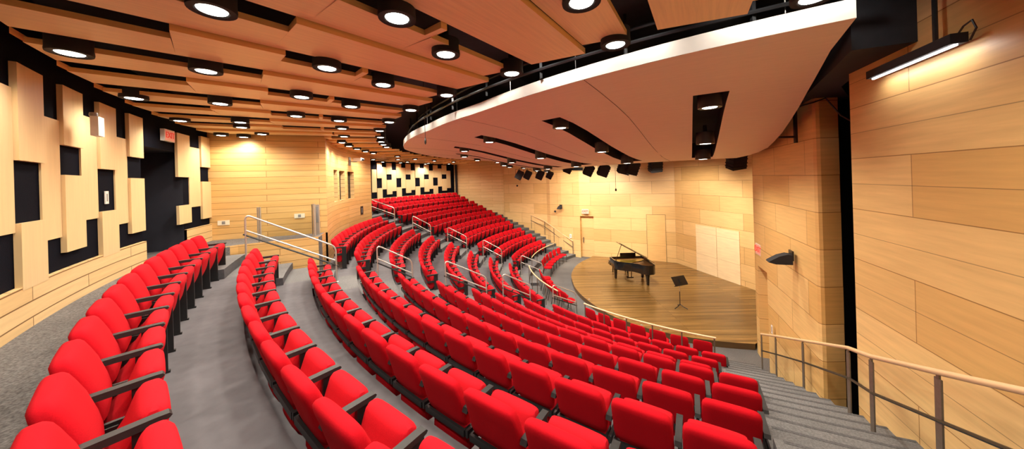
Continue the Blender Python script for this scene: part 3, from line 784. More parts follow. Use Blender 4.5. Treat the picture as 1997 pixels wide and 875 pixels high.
# ------------------------------------------------------------------ canopy (suspended reflector)
fR = [(6.4, -.43), (7.3, -.47), (8., -.55), (9.2, -.80), (10.45, -1.12), (11.1, -1.25), (12.3, -1.38), (13., -1.44), (14., -1.47)]
def f_h(R):
    # smooth the table a little
    return (interp(fR, R - .25) + 2 * interp(fR, R) + interp(fR, R + .25)) / 4
Rfr = lambda t: interp([(136, 13.7), (186, 13.6), (198, 13.2), (210, 12.85), (222, 12.8), (232, 13.02), (239, 13.18), (246, 13.3)], t)
tmax = lambda R: interp([(6.4, 248.5), (7.3, 249.6), (8., 250.), (9., 249.3), (10.45, 248.), (12.3, 246.), (13.05, 245.3), (14, 244.6)], R)
tmin = lambda R: 382 - tmax(R)
SLOTS = [240.6, 225.8, 211.0, 196.2, 181.4, 166.6, 151.8]
RSL = (7.15, 11.5)
def canopy():
    t = thing('ceiling_canopy', 'large curved pinkish wood canopy hung over the front rows and stage', 'ceiling canopy', WP(10, 191, -.9))
    off = Vector(t.location)
    us = sorted(set([i / 36 for i in range(37)]))
    cols_ = []                       # each column: function of R -> angle; tag 's' starts a slot
    for s_i, ts in enumerate(SLOTS): cols_ += [('L', ts), ('R', ts)]
    # build angle list per R
    Rl = [6.4, 6.75, RSL[0], 7.6, 8.1, 8.6, 9.2, 9.8, 10.4, 11., RSL[1], 12., 12.5, 'F']
    def column_angles(R):
        r = max(R, 6.4); a = [tmax(r)]; kinds_ = []
        cur = tmax(r)
        out = [cur]; slotflag = []
        for ts in SLOTS:
            hw = math.degrees(.25 / r)
            for j in range(1, 4): out.append(lerp(cur, ts + hw, j / 3)); slotflag.append(False)
            out.append(ts - hw); slotflag.append(True); cur = ts - hw
        e = tmin(r)
        for j in range(1, 4): out.append(lerp(cur, e, j / 3)); slotflag.append(False)
        return out, slotflag
    base, flags = column_angles(10.)
    rows_ = []
    for R in Rl:
        row = []
        if R == 'F':
            ang, _ = column_angles(13.05)
            for th in ang: row.append((Rfr(th), th))
        else:
            ang, _ = column_angles(R)
            for th in ang: row.append((R, th))
        rows_.append(row)
    m = MB(); lins = [MB() for _ in SLOTS]; ids = [c for c, f_ in enumerate(flags) if f_]
    for r in range(len(Rl) - 1):
        Ra = Rl[r]
        for c in range(len(flags)):
            insl = flags[c] and RSL[0] - 1e-6 <= (Ra if Ra != 'F' else 99) < RSL[1] - 1e-6
            q = [rows_[r][c], rows_[r + 1][c], rows_[r + 1][c + 1], rows_[r][c + 1]]
            pts = [Vector(WP(R, th, f_h(R))) - off for R, th in q]
            if not insl: m.face(pts, [(R * math.radians(th), R) for R, th in q])
            else:
                lin = lins[ids.index(c)]
                up = [p + Vector((0, 0, .42)) for p in pts]
                lin.face(up)
                for (a, b), (A, B) in (((pts[0], pts[1]), (up[0], up[1])), ((pts[3], pts[2]), (up[3], up[2]))): lin.face([a, b, B, A])
                if abs(Ra - RSL[0]) < 1e-6: lin.face([pts[0], pts[3], up[3], up[0]])
                if abs(Rl[r + 1] - RSL[1]) < 1e-6: lin.face([pts[1], pts[2], up[2], up[1]])
    m.build('soffit_panel', cloud_m, t, True); [q.build('slot_blackout', black_m, t) for q in lins]  # black liners added so the slots look dark
    for ts in (233.3, 218.4, 203.6, 188.8, 174.0):
        MB().tube([Vector(WP(R, ts, f_h(R) + .001)) - off for R in (6.6, 7.2, 7.8, 8.5, 9.2, 10., 10.8, 11.6, 12.4, Rfr(ts) - .02)], .004 if ts > 230 else .002, 4).build('panel_seam', black_m, t)
    # front fascia
    f = MB(); n = 80; T0, T1 = tmax(13.05), tmin(13.05)
    for i in range(n):
        a, b = lerp(T0, T1, i / n), lerp(T0, T1, (i + 1) / n)
        pa, pb = Vector(WP(Rfr(a), a, f_h(Rfr(a)))) - off, Vector(WP(Rfr(b), b, f_h(Rfr(b)))) - off
        u = Vector((0, 0, .19)); f.face([pa, pb, pb + u, pa + u])
    f.build('front_fascia', fascia_m, t, True)
    # side edges and back (thin dark return)
    e = MB(); hgt = Vector((0, 0, .19))
    for fn in (tmax, tmin):
        RR = [6.4 + i * .25 for i in range(27)]
        for a, b in zip(RR, RR[1:]):
            pa, pb = Vector(WP(a, fn(a), f_h(a))) - off, Vector(WP(b, fn(b), f_h(b))) - off
            e.face([pa, pb, pb + hgt, pa + hgt])
    e.build('side_edge', black_m, t)
    tp = MB()                         # top skin
    for r in range(len(Rl) - 1):
        for c in range(0, len(flags)):
            q = [rows_[r][c], rows_[r + 1][c], rows_[r + 1][c + 1], rows_[r][c + 1]]
            z = .43 if flags[c] else .19
            tp.face([Vector(WP(R, th, f_h(R))) - off + Vector((0, 0, z)) for R, th in q])
    tp.build('top_skin', black_m, t)
    return t
canopy()
# black pipe grid and hanger wires above the fascia
t = thing('lighting_pipe', 'black curved pipe and bracket grid above the white canopy fascia', 'pipe grid', WP(12.75, 225, -1.9)); off = Vector(t.location)
for R, h in ((12.95, -1.76), (12.75, -2.02)):
    MB().tube([Vector(WP(R + interp([(180, .35), (215, 0), (246, .25)], th), th, h)) - off for th in range(150, 247, 3)], .025, 6).build('pipe', steel_black_m, t)
b_ = MB()
for th in range(152, 246, 6):
    R = 12.9 + interp([(180, .35), (215, 0), (246, .25)], th); p = Vector(WP(R, th, -1.63)) - off
    b_.box(-.02, .02, -.02, .02, 0, .55, Matrix.Translation(p))
b_.build('bracket', steel_black_m, t)
L_fas = spot('fascia_light', 32, 120, .9, .06, (1, .95, .88))
for th in (244.5, 241.5, 237., 233.5, 230.5, 226, 222.5, 219, 214, 209, 203, 197, 191, 184):
    R = Rfr(th); a = Vector(WP(R + .42, th, -1.95)); b = Vector(WP(R, th, f_h(R) - .09))
    lo = bpy.data.objects.new('fascia_wash', L_fas); col.objects.link(lo); lo.location = a
    lo.rotation_euler = (b - a).to_track_quat('-Z', 'Y').to_euler()
for i, th in enumerate((243.2, 232.5, 226, 217, 208)):
    R = Rfr(th) - .12
    o = MB().tube([WP(R, th, f_h(R) - .15), WP(R, th, -2.18)], .006, 6).build('hanger_wire', steel_m)
    tag(o, 'thin steel hanger wire above the canopy fascia, %s from the near end' % ORD[i + 1], 'wire', 'canopy hanger wires')

# ------------------------------------------------------------------ lamps
can_m = mat_plain('lamp_can_lit', (.035, .034, .033), .45, noise=.1, scale=10)  # lighter than the black cans: light from neighbouring lamps put into the colour
def lamp_meshes(r, h, name):
    can = MB().lathe([(r * .62, .012), (r * .70, .0), (r, .0), (r * 1.02, .02), (r, .05), (r, h), (r * .5, h + .02), (.04, h + .03), (.035, h + .16)], 28).mesh('can', can_m if name == 'b' else black_m, True)
    lens = MB().lathe([(.001, -.002), (r * .60, .004), (r * .64, .012)], 24, cap=False).mesh('lens', lens_m, True)
    return can, lens
can_a, lens_a = lamp_meshes(.150, .16, 'a')
can_b, lens_b = lamp_meshes(.18, .26, 'b')
L_ceil = spot('ceiling_lamp_light', 88, 160, .7, .10)
L_farblock = spot('far_block_light', 190, 160, .7, .10)
L_can = spot('canopy_lamp_light', 250, 135, .7, .10)
def lamp(name, loc, label, cat, group, can, lens, light):
    t = thing(name, label, cat, loc, 0, group)
    part('can', can, t); l = part('lens', lens, t); l['label'] = 'glowing white lens'
    lo = bpy.data.objects.new('lamp_light', light); col.objects.link(lo); lo.parent = t; lo.location = (0, 0, -.03)
    return t
nl = 0
SEEN_L = []
SEEN_RING = {}
def ceil_lamp(R, th, label, group):
    global nl
    x, y = P(R, th)
    if '%s' in label:
        if visible(x, y, -1.37, 8):
            SEEN_RING[group] = SEEN_RING.get(group, 0) + 1; label = label % ORD[SEEN_RING[group]]
        else:
            SEEN_RING[group + '-'] = SEEN_RING.get(group + '-', 0) + 1
            label = label.split(', %s')[0] + ', %s just out of view' % ORD[SEEN_RING[group + '-']]
    lamp('ceiling_lamp', W(x, y, -1.375), label, 'ceiling lamp', group, can_a, lens_a, L_farblock if ('far block' in group or 'booth front' in group) else L_ceil); nl += 1
for n, (th) in enumerate((240.7, 234.6, 228.5, 222.4, 216.1, 210.0, 204.0)): ceil_lamp(16.87, th, 'round black ceiling lamp, second ring from the left wall, %s from the camera', 'ceiling lamps, second ring')
for n, (th) in enumerate((240.6, 234.5, 228.3, 222.1, 215.6, 209.4, 202.7)):
    ceil_lamp(17.84, th, 'round black ceiling lamp, ring beside the left wall, %s from the camera', 'ceiling lamps, wall ring')
for n, (th) in enumerate((243.8, 237.8, 231.7, 225.8, 220.0, 214.0)): ceil_lamp(15.84, th, 'round black ceiling lamp, middle ring, %s from the camera', 'ceiling lamps, middle ring')
for n, (th) in enumerate((242.7, 236.6, 230.6, 225.0, 219.0, 213.3)): ceil_lamp(15.08, th, 'round black ceiling lamp, fourth ring inwards, %s from the camera', 'ceiling lamps, fourth ring')
for n, (th) in enumerate((242.9, 236.6, 231.1, 225.4, 220.1, 214.4, 209.0, 203.9, 199.5, 196.0, 192.6)): ceil_lamp(14.0 if n > 6 else 14.1, th, 'round black ceiling lamp, innermost ring along the canopy, %s from the camera', 'ceiling lamps, canopy ring')
for n, (th) in enumerate((209.3, 203.8, 198.2, 194.2, 190.2, 186.3, 182.8)): ceil_lamp(14.97 if n < 2 else 15.22, th, 'round black ceiling lamp, row washing the booth front, %s from its near end' % ORD[n + 1], 'ceiling lamps along the booth front')
for n, (R, th) in enumerate(((17.0, 207.6), (17.46, 200.6 + 1.2), (16.9, 205.6))[:2]): ceil_lamp(R, th, ['round black ceiling lamp tucked close behind another above the platform', 'round black ceiling lamp washing the booth side wall'][n], 'ceiling lamps by the booth')
for n, (R, th) in enumerate(((17.1, 170.1), (18.0, 163.2), (14.94, 174.7), (16.0, 167.4), (17.75, 158.6), (17.0, 159.3), (15.1, 166), (15.1, 158), (17., 152), (17.9, 150), (15.1, 150), (16.9, 145))):
    ceil_lamp(R, th, 'round black ceiling lamp over the far block, %s counted from the booth' % ORD[n + 1], 'ceiling lamps over the far block')
# lamps in the canopy slots
for n, ts in enumerate(SLOTS):
    for q, (R, dh) in enumerate(((11.12, .12), (9.25, .15), (7.7, .13))):
        x, y = P(R, ts)
        lamp('canopy_lamp', W(x, y, f_h(R) + dh), 'black canopy lamp, %s in the %s slot from the near wall' % (['uppermost', 'middle', 'lowest'][q], ORD[n + 1]), 'ceiling lamp', 'canopy slot lamps', can_b, lens_b, L_can)

# stage lights that wash the stage walls
hous = MB().box(-.20, .20, -.16, .16, -.24, .24)
for z in (-.16, -.06, .06, .16): hous.box(-.215, .215, -.17, .17, z - .012, z + .012)
hous = hous.mesh('housing', black_m)
glassf = MB().box(-.17, .17, -.13, .13, -.247, -.241).mesh('lens', mat_emit('stage_lens', (1, .9, .7), 3.))
yoke = MB().tube([(-.23, 0, 0), (-.23, 0, .34), (.23, 0, .34), (.23, 0, 0)], .014, 6); yoke.tube([(0, 0, .34), (0, 0, .42)], .016, 6)
yoke = yoke.mesh('yoke', steel_black_m)
L_wall = spot('stage_wash_light', 640, 90, .6, .08, (1, .88, .68))
L_far = spot('stage_wash_far', 210, 100, .8, .1, (1, .88, .68))
stl = [(1013, 341, 15.2, -30, .7), (1029, 341, 15.6, -28, .7), (1053, 341, 15.9, -25, .75), (1072, 341, 16.2, -28, .65), (1108, 328, 15.4, -25, .8), (1148, 332, 15.4, -24, .9), (1177, 332, 14.6, -20, .95), (1218, 326, 13.6, -16, 1.0), (1233, 327, 12.2, -14, .9), (1278, 322, 13.4, 5, 1.0), (1436, 313, 10.6, 8, 1.0)]
for i, (px, py, Y, tilt, s) in enumerate(stl):
    x, y, h = px_at(px, py, Y)
    t = thing('stage_light', 'black louvred stage light hanging behind the canopy, %s from the far end' % ORD[i + 1], 'stage light', W(x, y, h), 0, 'stage lights behind the canopy')
    a = part('housing', hous, t); a.rotation_euler = (math.radians(18), math.radians(-tilt), 0)
    b = part('lens', glassf, a)
    yk = part('yoke', yoke, t)
    t.scale = (s * 1.15,) * 3
    lo = bpy.data.objects.new('wash_light', L_far if px < 1080 else L_wall); col.objects.link(lo); lo.parent = t
    # aim at the nearest wall
    tgt = Vector((x + .9, y + 3.2, h + 2.0)) if px < 1200 else (Vector((x + 2.4, y + 1.6, h + 2.2)) if px < 1300 else Vector((x + 3.2, y + 1.5, h + 2.6)))
    d = Vector((tgt.x - x, tgt.y - y, -(tgt.z - h)))
    lo.rotation_euler = d.to_track_quat('-Z', 'Y').to_euler(); lo.location = d.normalized() * .35 / (s * 1.15)

# linear wall washer at the top right
x0, y0 = P(12.26, 248.0); x1, y1 = P(13.34, 248.0)
d = Vector((x1 - x0, y1 - y0, 0)); L = d.length; ang = math.atan2(d.y, d.x)
t = thing('wall_washer', 'long black linear lamp with white tube on the near wall', 'wall lamp', W(x0, y0, -1.05), ang)
MB().box(0, L, -.06, .05, .012, .10).build('housing', black_m, t)
tb = MB().box(.02, L - .02, -.02, .0, -.002, .013).build('tube', tube_m, t); tb['label'] = 'bright white tube'
MB().tube([(L * .78, 0, .1), (L * .78, 0, 1.1)], .018, 8).build('drop_rod', steel_black_m, t)
MB().tube([(L * .97, 0, .08), (L * 1.03, .0, .14), (L * 1.1, 0, .16), (L * 1.13, 0, .08), (L * 1.08, 0, -.0)], .008, 6).build('cable', steel_black_m, t)
la = bpy.data.lights.new('wall_washer_light', 'AREA'); la.shape = 'RECTANGLE'; la.size = L; la.size_y = .02; la.energy = 3.5; la.color = (1, .93, .82)
lo = bpy.data.objects.new('washer_light', la); col.objects.link(lo); lo.parent = t; lo.location = (L / 2, -.01, -.006)
# small clamp light on the black slot with its cable
x, y, h = px_at(1668, 258, 5.15)
t = thing('clamp_lamp', 'small clamp lamp shining on the black slot', 'lamp', W(x, y, h))
MB().box(-.05, .05, -.03, .03, -.03, .05).build('body', steel_black_m, t); q = MB().box(-.04, .04, -.042, -.03, -.06, .0).build('lens', mat_emit('clamp_lens', (1, .98, .95), 10.), t)
pts = [px_at(1560, 207, 5.3), px_at(1585, 200, 5.3), px_at(1610, 191, 5.35), px_at(1622, 205, 5.3), px_at(1640, 225, 5.2), px_at(1660, 236, 5.14), px_at(1664, 252, 5.14)]
o = MB().tube([W(*p) for p in pts], .012, 6).build('loose_cable', steel_black_m, None, True); tag(o, 'black cable sagging across the top of the maple pilaster', 'cable')
pts = [px_at(1690, 160, 4.4), px_at(1684, 190, 4.45), px_at(1682, 220, 4.5), px_at(1676, 250, 4.55)]
o = MB().tube([W(*p) for p in pts], .01, 6).build('loose_cable', steel_black_m, None, True); tag(o, 'black cable running down from the linear wall lamp', 'cable')
# T bracket by the canopy edge
x, y, h = px_at(1551, 243, 6.2)
t = thing('canopy_bracket', 'black T-shaped steel bracket beside the canopy edge', 'bracket', W(x, y, h))
MB().box(-.025, .025, -.02, .02, -.36, .5).build('upright', steel_black_m, t); MB().box(-.32, -.02, -.018, .018, -.26, -.22).build('cross_arm', steel_black_m, t)
# hanging microphones
for (px, py, Y, top, lab) in ((829.5, 273, 6.5, -2.1, 'small black microphone hanging in front of the canopy fascia'), (1201, 369, 14.5, -.43, 'small black microphone hanging on a wire over the stage')):
    x, y, h = px_at(px, py, Y)
    t = thing('hanging_microphone', lab, 'microphone', W(x, y, h))
    s = Y / 8
    MB().lathe([(.004, .07), (.018 * s + .006, .0), (.02 * s + .006, -.06), (.008, -.09)], 10).build('capsule', steel_black_m, t, True)
    MB().tube([(0, 0, .06), (0, 0, h - top)], .004 + .002 * s, 6).build('wire', steel_black_m, t)

# ------------------------------------------------------------------ wall fittings
def exit_sign(loc, face_ang, w, h, label):
    """face_ang: direction (deg) the face looks toward"""
    t = thing('exit_sign', label, 'exit sign', loc, math.radians(face_ang + 90))
    MB().box(-w / 2, w / 2, 0, .07, -h / 2, h / 2).build('housing', white_m if w > .3 else white_m, t)
    f = MB().box(-w * .46, w * .46, -.006, 0, -h * .44, h * .44).build('face', exit_face_m, t)
    l = part('lettering', text_mesh('EXIT', h * .72, .003, exit_red_m), t); l.rotation_euler = (PI / 2, 0, 0); l.location = (0, -.009, 0); l['label'] = 'red EXIT letters'
x, y = P(18.26, 207.0); exit_sign(W(x, y, -1.17), 207 + 180, .42, .25, 'white EXIT sign with red letters above the black doorway')
x, y, h = px_at(1141, 412, 19.86); exit_sign(W(x, y, h), 240, .42, .27, 'white EXIT sign with red letters above the far stage door')
x, y, h = px_at(1478, 486, 8.72); exit_sign(W(x, y, h), 160, .36, .30, 'EXIT sign with red letters above the near stage door')
# emergency light on a left panel
x, y = P(18.13, 216.65)
t = thing('emergency_light', 'white emergency light box on a left wall panel', 'emergency light', W(x, y, -.89), math.radians(216.65 + 90))
MB().box(-.09, .09, 0, .07, -.13, .13).build('body', white_m, t)
MB().lathe([(.03, .0), (.04, .05), (.035, .08)], 14).xf(Matrix.Translation((.05, .02, .10))).build('lamp_head', grey_m, t, True)
def plate(x, y, h, ang, w, hh, mat, name, label, cat, grp=None, slots=True):
    t = thing(name, label, cat, W(x, y, h), math.radians(ang + 90), grp)
    MB().box(-w / 2, w / 2, -.012, .0, -hh / 2, hh / 2).build('plate', mat, t)
    if slots:
        MB().box(-w * .14, w * .14, -.016, -.012, -hh * .3, hh * .3).build('rocker', grey_m if mat is not black_m else steel_m, t)
    return t
x, y = P(RW - .01, 213.6); plate(x, y, .09, 213.6 + 180, .10, .20, white_m, 'light_switch', 'white switch plate inside a black square on left wall', 'switch')
for px, py, lab in ((437, 434, 'ivory socket plate low on the booth wall near the back corner'), (585, 420, 'ivory socket plate low on the booth wall near the gate post')):
    a, b = px_ray(px, py); an = math.radians(201); dd_ = (math.cos(an), math.sin(an)); det = a * (-dd_[1]) + dd_[0]; tt = (CX * (-dd_[1]) + CY * dd_[0]) / det
    plate(a * tt + .0, tt - .01, b * tt, 201 + 90, .26, .13, ivory_m, 'wall_socket', lab, 'socket')
x, y = P(Rb(181.6) - .005, 181.6); plate(x, y, 1.22, 181.6 + 180, .26, .38, steel_black_m, 'wall_plate', 'black service plate on the booth front', 'wall plate')
# bracket camera on the booth front
th = 186.2; x, y = P(Rb(th) - .02, th)
t = thing('wall_camera', 'white camera on a grey bracket above the booth windows', 'camera', W(x, y, -1.0), math.radians(th + 90))
MB().box(-.08, .08, -.02, .02, -.18, .16).build('wall_bracket', grey_m, t); MB().box(-.03, .03, .02, .30, -.05, -.02).build('arm', grey_m, t)
MB().box(-.10, .10, .18, .50, -.02, .12).build('body', white_m, t); MB().lathe([(.05, 0), (.05, .08), (.035, .09)], 14).xf(Matrix.Translation((0, .5, .05)) @ Matrix.Rotation(-PI / 2, 4, 'X')).build('lens', black_m, t, True)
# loudspeaker wedges
def wedge(x, y, h, ang, s, label):
    t = thing('wall_speaker', label, 'wall speaker', W(x, y, h), math.radians(ang + 90))
    MB().box(-.10 * s, .10 * s, -.03, 0, -.02 * s, .18 * s).build('wall_bracket', steel_black_m, t)
    m = MB()
    prof = [(-.02, -.10), (-.02, .10), (-.10, .11), (-.24, .06), (-.40, -.05), (-.42, -.08), (-.30, -.11)]
    nn = len(prof); vs = [(-.11 * s, y_ * s, z_ * s) for y_, z_ in prof] + [(.11 * s, y_ * s, z_ * s) for y_, z_ in prof]
    m.idx(vs, [tuple(range(nn)), tuple(range(2 * nn - 1, nn - 1, -1))] + [(i, nn + i, nn + (i + 1) % nn, (i + 1) % nn) for i in range(nn)])
    m.build('cabinet', black_m, t)
x, y, h = px_at(1545, 505, 6.55); wedge(x - .0, y, h, 155, 1.0, 'black wedge loudspeaker on the wall beside the near stage door')
x, y, h = px_at(1094, 404, 20.9); wedge(x, y, h, 235, 1.0, 'small black loudspeaker on the far wall above the stair')
for px, py, Y, w, hh, mt, nm, lab, ct in ((1566, 557, 6.35, .07, .14, white_m, 'fire_alarm', 'small white plate with red mark on the near stage wall', 'alarm plate'),
                                          (1580, 562, 6.2, .11, .17, steel_black_m, 'control_panel', 'black control panel on the maple wall near the pilaster', 'control panel'),
                                          (1506, 642, 7.75, .08, .2, white_m, 'light_switch', 'white switch above the foot of the near handrail', 'switch'),
                                          (1113, 460, 20.75, .14, .26, white_m, 'light_switch', 'white switch on far wall at the stair foot', 'switch')):
    x, y, h = px_at(px, py, Y)
    t = plate(x, y, h, 155 if px > 1400 else 235, w, hh, mt, nm, lab, ct)
for px, py, Y, lab in ((1083, 412, 21.2, 'small round black sensor below the far wall loudspeaker'), (1009, 362, 23.9, 'tiny black sensor high on the far wall')):
    x, y, h = px_at(px, py, Y)
    o = MB().lathe([(.07, 0), (.07, .05), (.04, .07)], 12).xf(Matrix.Translation(W(x, y, h)) @ Matrix.Rotation(math.radians(-130), 4, 'Z') @ Matrix.Rotation(PI / 2, 4, 'Y')).build('wall_sensor', black_m); tag(o, lab, 'sensor')
# flush access doors in the stage walls
dxr, dyr = (9.26 - 10.4), (17.85 - 12.62)
def rear_pt(px):
    a, _ = px_ray(px, 470); tt = (10.4 * dyr - 12.62 * dxr) / (a * dyr - dxr)
    return (a * tt, tt)
pale_m = mat_boards('pale_maple_leaf', (.86, .69, .45), (.84, .66, .42), (.4, .25, .1), 3., 1.1, .004, gy=10)
for i, (pa, pb) in enumerate(((1358.5, 1398), (1398.8, 1443))):
    (xa, ya), (xb, yb) = rear_pt(pa), rear_pt(pb); m = MB(); ox, oy = -.035, -.008
    m.face([W(xa + ox, ya + oy, STAGE), W(xb + ox, yb + oy, STAGE), W(xb + ox, yb + oy, 2.63), W(xa + ox, ya + oy, 2.63)], [(0, .2), (1.4, .2), (1.4, 2.6), (0, 2.6)])
    for (x_, y_) in ((xa, ya), (xb, yb)): m.face([W(x_ + ox, y_ + oy, STAGE), W(x_, y_, STAGE), W(x_, y_, 2.63), W(x_ + ox, y_ + oy, 2.63)])
    m.face([W(xa + ox, ya + oy, 2.63), W(xb + ox, yb + oy, 2.63), W(xb, yb, 2.63), W(xa, ya, 2.63)])
    o = m.build('door_%d' % (4 + i), pale_m); structure(o, '%s tall pale access door at the back of the stage' % ['far', 'near'][i])
def far_pt(px):
    dx_, dy_ = (5.12 - 9.26), (19.95 - 17.85)
    a, _ = px_ray(px, 470); tt = (9.26 * dy_ - 17.85 * dx_) / (a * dy_ - dx_)
    return (a * tt, tt)
(xa, ya), (xb, yb) = far_pt(1262), far_pt(1299)
m = MB(); ox, oy = -.01, -.025
m.face([W(xa + ox, ya + oy, STAGE), W(xb + ox, yb + oy, STAGE), W(xb + ox, yb + oy, 2.3), W(xa + ox, ya + oy, 2.3)], [(0, 0), (1.2, 0), (1.2, 2.7), (0, 2.7)])
o = m.build('door_6', mat_boards('flush_leaf', (.72, .45, .19), (.68, .42, .17), (.3, .16, .05), 3., .9, .004, gy=12)); structure(o, 'flush maple door behind the piano')
m = MB()
for (x_, y_) in ((xa, ya), (xb, yb)): m.tube([W(x_ - .012, y_ - .03, STAGE), W(x_ - .012, y_ - .03, 2.3)], .008, 4)
m.tube([W(xa - .012, ya - .03, 2.3), W(xb - .012, yb - .03, 2.3)], .008, 4); m.build('door_seam', door_dark_m, o)

# ------------------------------------------------------------------ grand piano
def piano():
    t = thing('grand_piano', 'black grand piano with open lid on the stage', 'piano', W(5.60, 14.9, STAGE)); t.scale = (1.06, 1.06, 1.0)
    # outline in local x (right), y (away from camera); keyboard on the far side, tail towards the camera
    def outline(sx=0.):
        pts = [(-.76 + sx, .78 - sx), (-.76 + sx, .20), (-.73 + sx, .02), (-.62 + sx, -.16), (-.44 + sx, -.28), (-.26 + sx, -.35), (-.10 + sx, -.45), (.0 + sx, -.60), (.08 + sx, -.76), (.20, -.90 + sx), (.36, -.96 + sx), (.54, -.93 + sx), (.66 - sx, -.82), (.71 - sx, -.66), (.73 - sx, -.40), (.76 - sx, .30), (.76 - sx, .78 - sx)]
        return pts
    o0, o1 = outline(), outline(.045)
    m = MB(); n = len(o0); z0, z1 = .60, 1.0
    def ring(o, z): return [(x, y, z) for x, y in o]
    m.idx(ring(o0, z0) + ring(o0, z1), [(i, n + i, n + (i + 1) % n, (i + 1) % n) for i in range(n)])
    m.idx(ring(o1, z0 + .22) + ring(o1, z1), [(i, (i + 1) % n, n + (i + 1) % n, n + i) for i in range(n)])
    m.idx(ring(o0, z1) + ring(o1, z1), [(i, n + i, n + (i + 1) % n, (i + 1) % n) for i in range(n)])
    m.idx(ring(o0, z0), [tuple(range(n))])
    m.build('case', piano_m, t, True)
    MB().idx(ring(o1, .90), [tuple(range(n))]).build('soundboard', soundboard_m, t)
    g = [(-.68, .46), (-.70, .22), (-.62, -.02), (-.42, -.16), (-.20, -.22), (.02, -.05), (.30, .10), (.66, .28), (.68, .46)]
    MB().prism(g, .915, .93).build('harp_plate', gold_m, t)
    # keyboard end: key bed, cheeks, keys
    MB().box(-.78, .78, .70, 1.0, .60, .68).build('key_bed', piano_m, t)
    MB().box(-.62, .62, .80, .97, .68, .705).build('white_keys', ivory_m, t)
    k = MB()
    for j in range(36):
        if j % 7 not in (2, 6): k.box(-.61 + j * .0343 + .014, -.61 + j * .0343 + .03, .80, .90, .705, .72)
    k.build('black_keys', piano_m, t)
    c = MB()
    for x in (-.76, .69): c.box(x, x + .07, .74, .99, .62, .80)
    c.box(-.7, .7, .745, .775, .68, .97); c.build('fallboard', piano_m, t)
    MB().box(-.36, .36, .50, .53, 1.0, 1.24).xf(Matrix.Rotation(math.radians(0), 4, 'X')).build('music_desk', piano_m, t)
    # lid hinged along the spine (x = .76), opened
    lo = o0[:]; lid = MB(); a = math.radians(31)
    def lp(x, y, dz=0.):
        d = .76 - x
        return (.76 - d * math.cos(a) - dz * math.sin(a) * 0, y, 1.012 + d * math.sin(a) + dz)
    lids = [p for p in o0 if p[1] < .45] ; lids = [(-.76, .45)] + lids + [(.76, .45)]
    nn = len(lids)
    vs = [lp(x, y) for x, y in lids] + [lp(x, y, .028) for x, y in lids]
    lid.idx(vs, [tuple(range(nn)), tuple(range(2 * nn - 1, nn - 1, -1))] + [(i, nn + i, nn + (i + 1) % nn, (i + 1) % nn) for i in range(nn)])
    lid.build('lid', piano_m, t)
    fl = MB(); q = [(-.60, .06), (.72, .06), (.72, .43), (-.60, .43)]
    vs = [lp(x, y, .034) for x, y in q] + [lp(x, y, .06) for x, y in q]
    fl.idx(vs, [(0, 1, 2, 3), (7, 6, 5, 4), (0, 4, 5, 1), (1, 5, 6, 2), (2, 6, 7, 3), (3, 7, 4, 0)]); fl.build('lid_flap', piano_m, t)
    MB().tube([(-.70, .10, .98), lp(-.62, .12)], .014, 8).build('lid_prop', piano_m, t)
    for x, y in ((-.62, .42), (.62, .42), (.42, -.62)):
        lg = MB().loft([(x, y, .03, .045, .045), (x, y, .06, .05, .05), (x, y, .40, .066, .066), (x, y, .46, .08, .08), (x, y, .50, .08, .08), (x, y, .61, .075, .075)], 12, 6).build('leg', piano_m, t)
        MB().lathe([(.02, .03), (.03, .0), (.03, .03)], 10, (x, y, 0)).build('caster', gold_m, lg)
    ly = MB(); ly.box(-.10, -.07, .28, .31, .10, .62); ly.box(.05, .08, .28, .31, .10, .62); ly.box(-.16, .14, .24, .36, .08, .14); ly.build('pedal_lyre', piano_m, t)
    pd = MB()
    for x in (-.09, -.01, .07): pd.box(x - .015, x + .015, .36, .48, .085, .10)
    pd.build('pedals', gold_m, t)
piano()
t = thing('piano_bench', 'black piano bench behind the grand piano', 'bench', W(5.5, 16.35, STAGE))
MB().loft([(0, 0, .44, .37, .17), (0, 0, .46, .385, .185), (0, 0, .49, .385, .185), (0, 0, .51, .36, .165)], 20, 6).build('seat', piano_m, t)
for x in (-.33, .33):
    for y in (-.14, .14): MB().box(x - .022, x + .022, y - .022, y + .022, 0, .45).build('leg', piano_m, t)
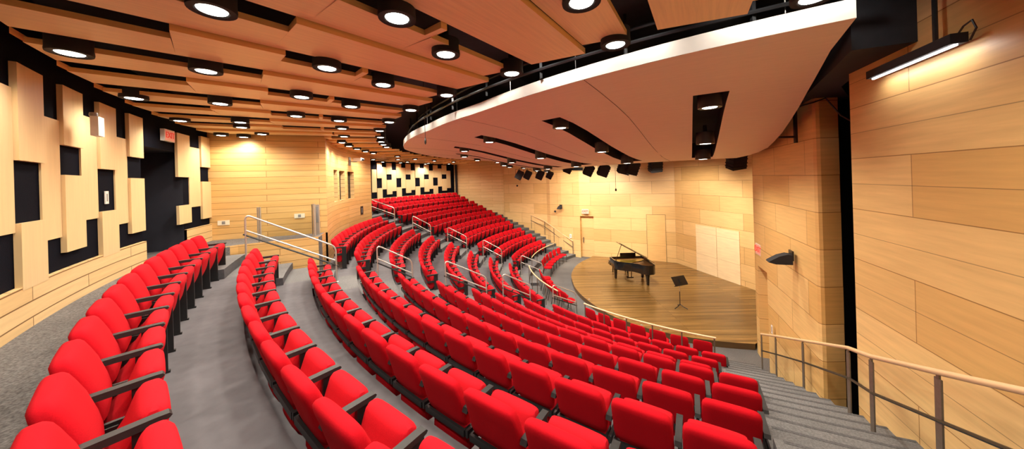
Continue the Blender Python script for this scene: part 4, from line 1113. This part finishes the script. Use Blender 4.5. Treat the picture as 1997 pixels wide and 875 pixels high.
# music stand
t = thing('music_stand', 'black music stand alone on the stage', 'music stand', W(6.19, 11.79, STAGE))
d = MB(); T = Matrix.Translation((0, -.02, 1.03)) @ Matrix.Rotation(math.radians(18), 4, 'Z') @ Matrix.Rotation(math.radians(-36), 4, 'X') @ Matrix.Scale(.92, 4)
d.box(-.33, .33, -.008, .008, -.17, .19, T); d.box(-.33, .33, .0, .075, -.185, -.17, T); d.build('desk', steel_black_m, t)
hk = MB(); hk.box(-.05, .05, -.05, -.01, -.09, .07, T); hk.build('tilt_clamp', steel_black_m, t)
MB().tube([(0, 0, .1), (0, 0, .62)], .014, 8).build('lower_tube', steel_black_m, t, True); MB().tube([(0, 0, .6), (0, 0, 1.0)], .009, 8).build('upper_tube', steel_m, t, True)
for k in range(3):
    a = math.radians(200 + 120 * k)
    MB().tube([(0, 0, .14), (.11 * math.cos(a), .11 * math.sin(a), .07), (.26 * math.cos(a), .26 * math.sin(a), .012)], .014, 6).build('leg', steel_black_m, t, True)

# ------------------------------------------------------------------ camera, world, colour
cam = bpy.data.cameras.new('camera'); co = bpy.data.objects.new('camera', cam); col.objects.link(co)
cam.sensor_fit = 'HORIZONTAL'; cam.sensor_width = 36.; cam.lens = F_PX / 1997 * 36.
cam.shift_y = -(437.5 - HOR) / 1997.; cam.shift_x = 0.
cam.clip_start = .05; cam.clip_end = 200
rx = Vector((_c, 0, _s)); up = Vector((-_s, 0, _c)); back = Vector((0, -1, 0))
M3 = Matrix((rx, up, back)).transposed()
co.matrix_world = Matrix.Translation((0, 0, EYE)) @ M3.to_4x4()
sc.camera = co
w = bpy.data.worlds.new('world'); sc.world = w; w.use_nodes = True
w.node_tree.nodes['Background'].inputs['Color'].default_value = (.9, .8, .7, 1); w.node_tree.nodes['Background'].inputs['Strength'].default_value = .05
sc.view_settings.view_transform = 'Standard'; sc.view_settings.look = 'None'
sc.view_settings.exposure = 0.0; sc.view_settings.gamma = 1.0
sc.cycles.use_denoising = True
sc.cycles.max_bounces = 7; sc.cycles.diffuse_bounces = 5; sc.cycles.glossy_bounces = 3; sc.cycles.transmission_bounces = 4
sc.cycles.sample_clamp_indirect = 6.
sc.cycles.caustics_reflective = False; sc.cycles.caustics_refractive = False
print('seats', nseat, 'lamps', nl)
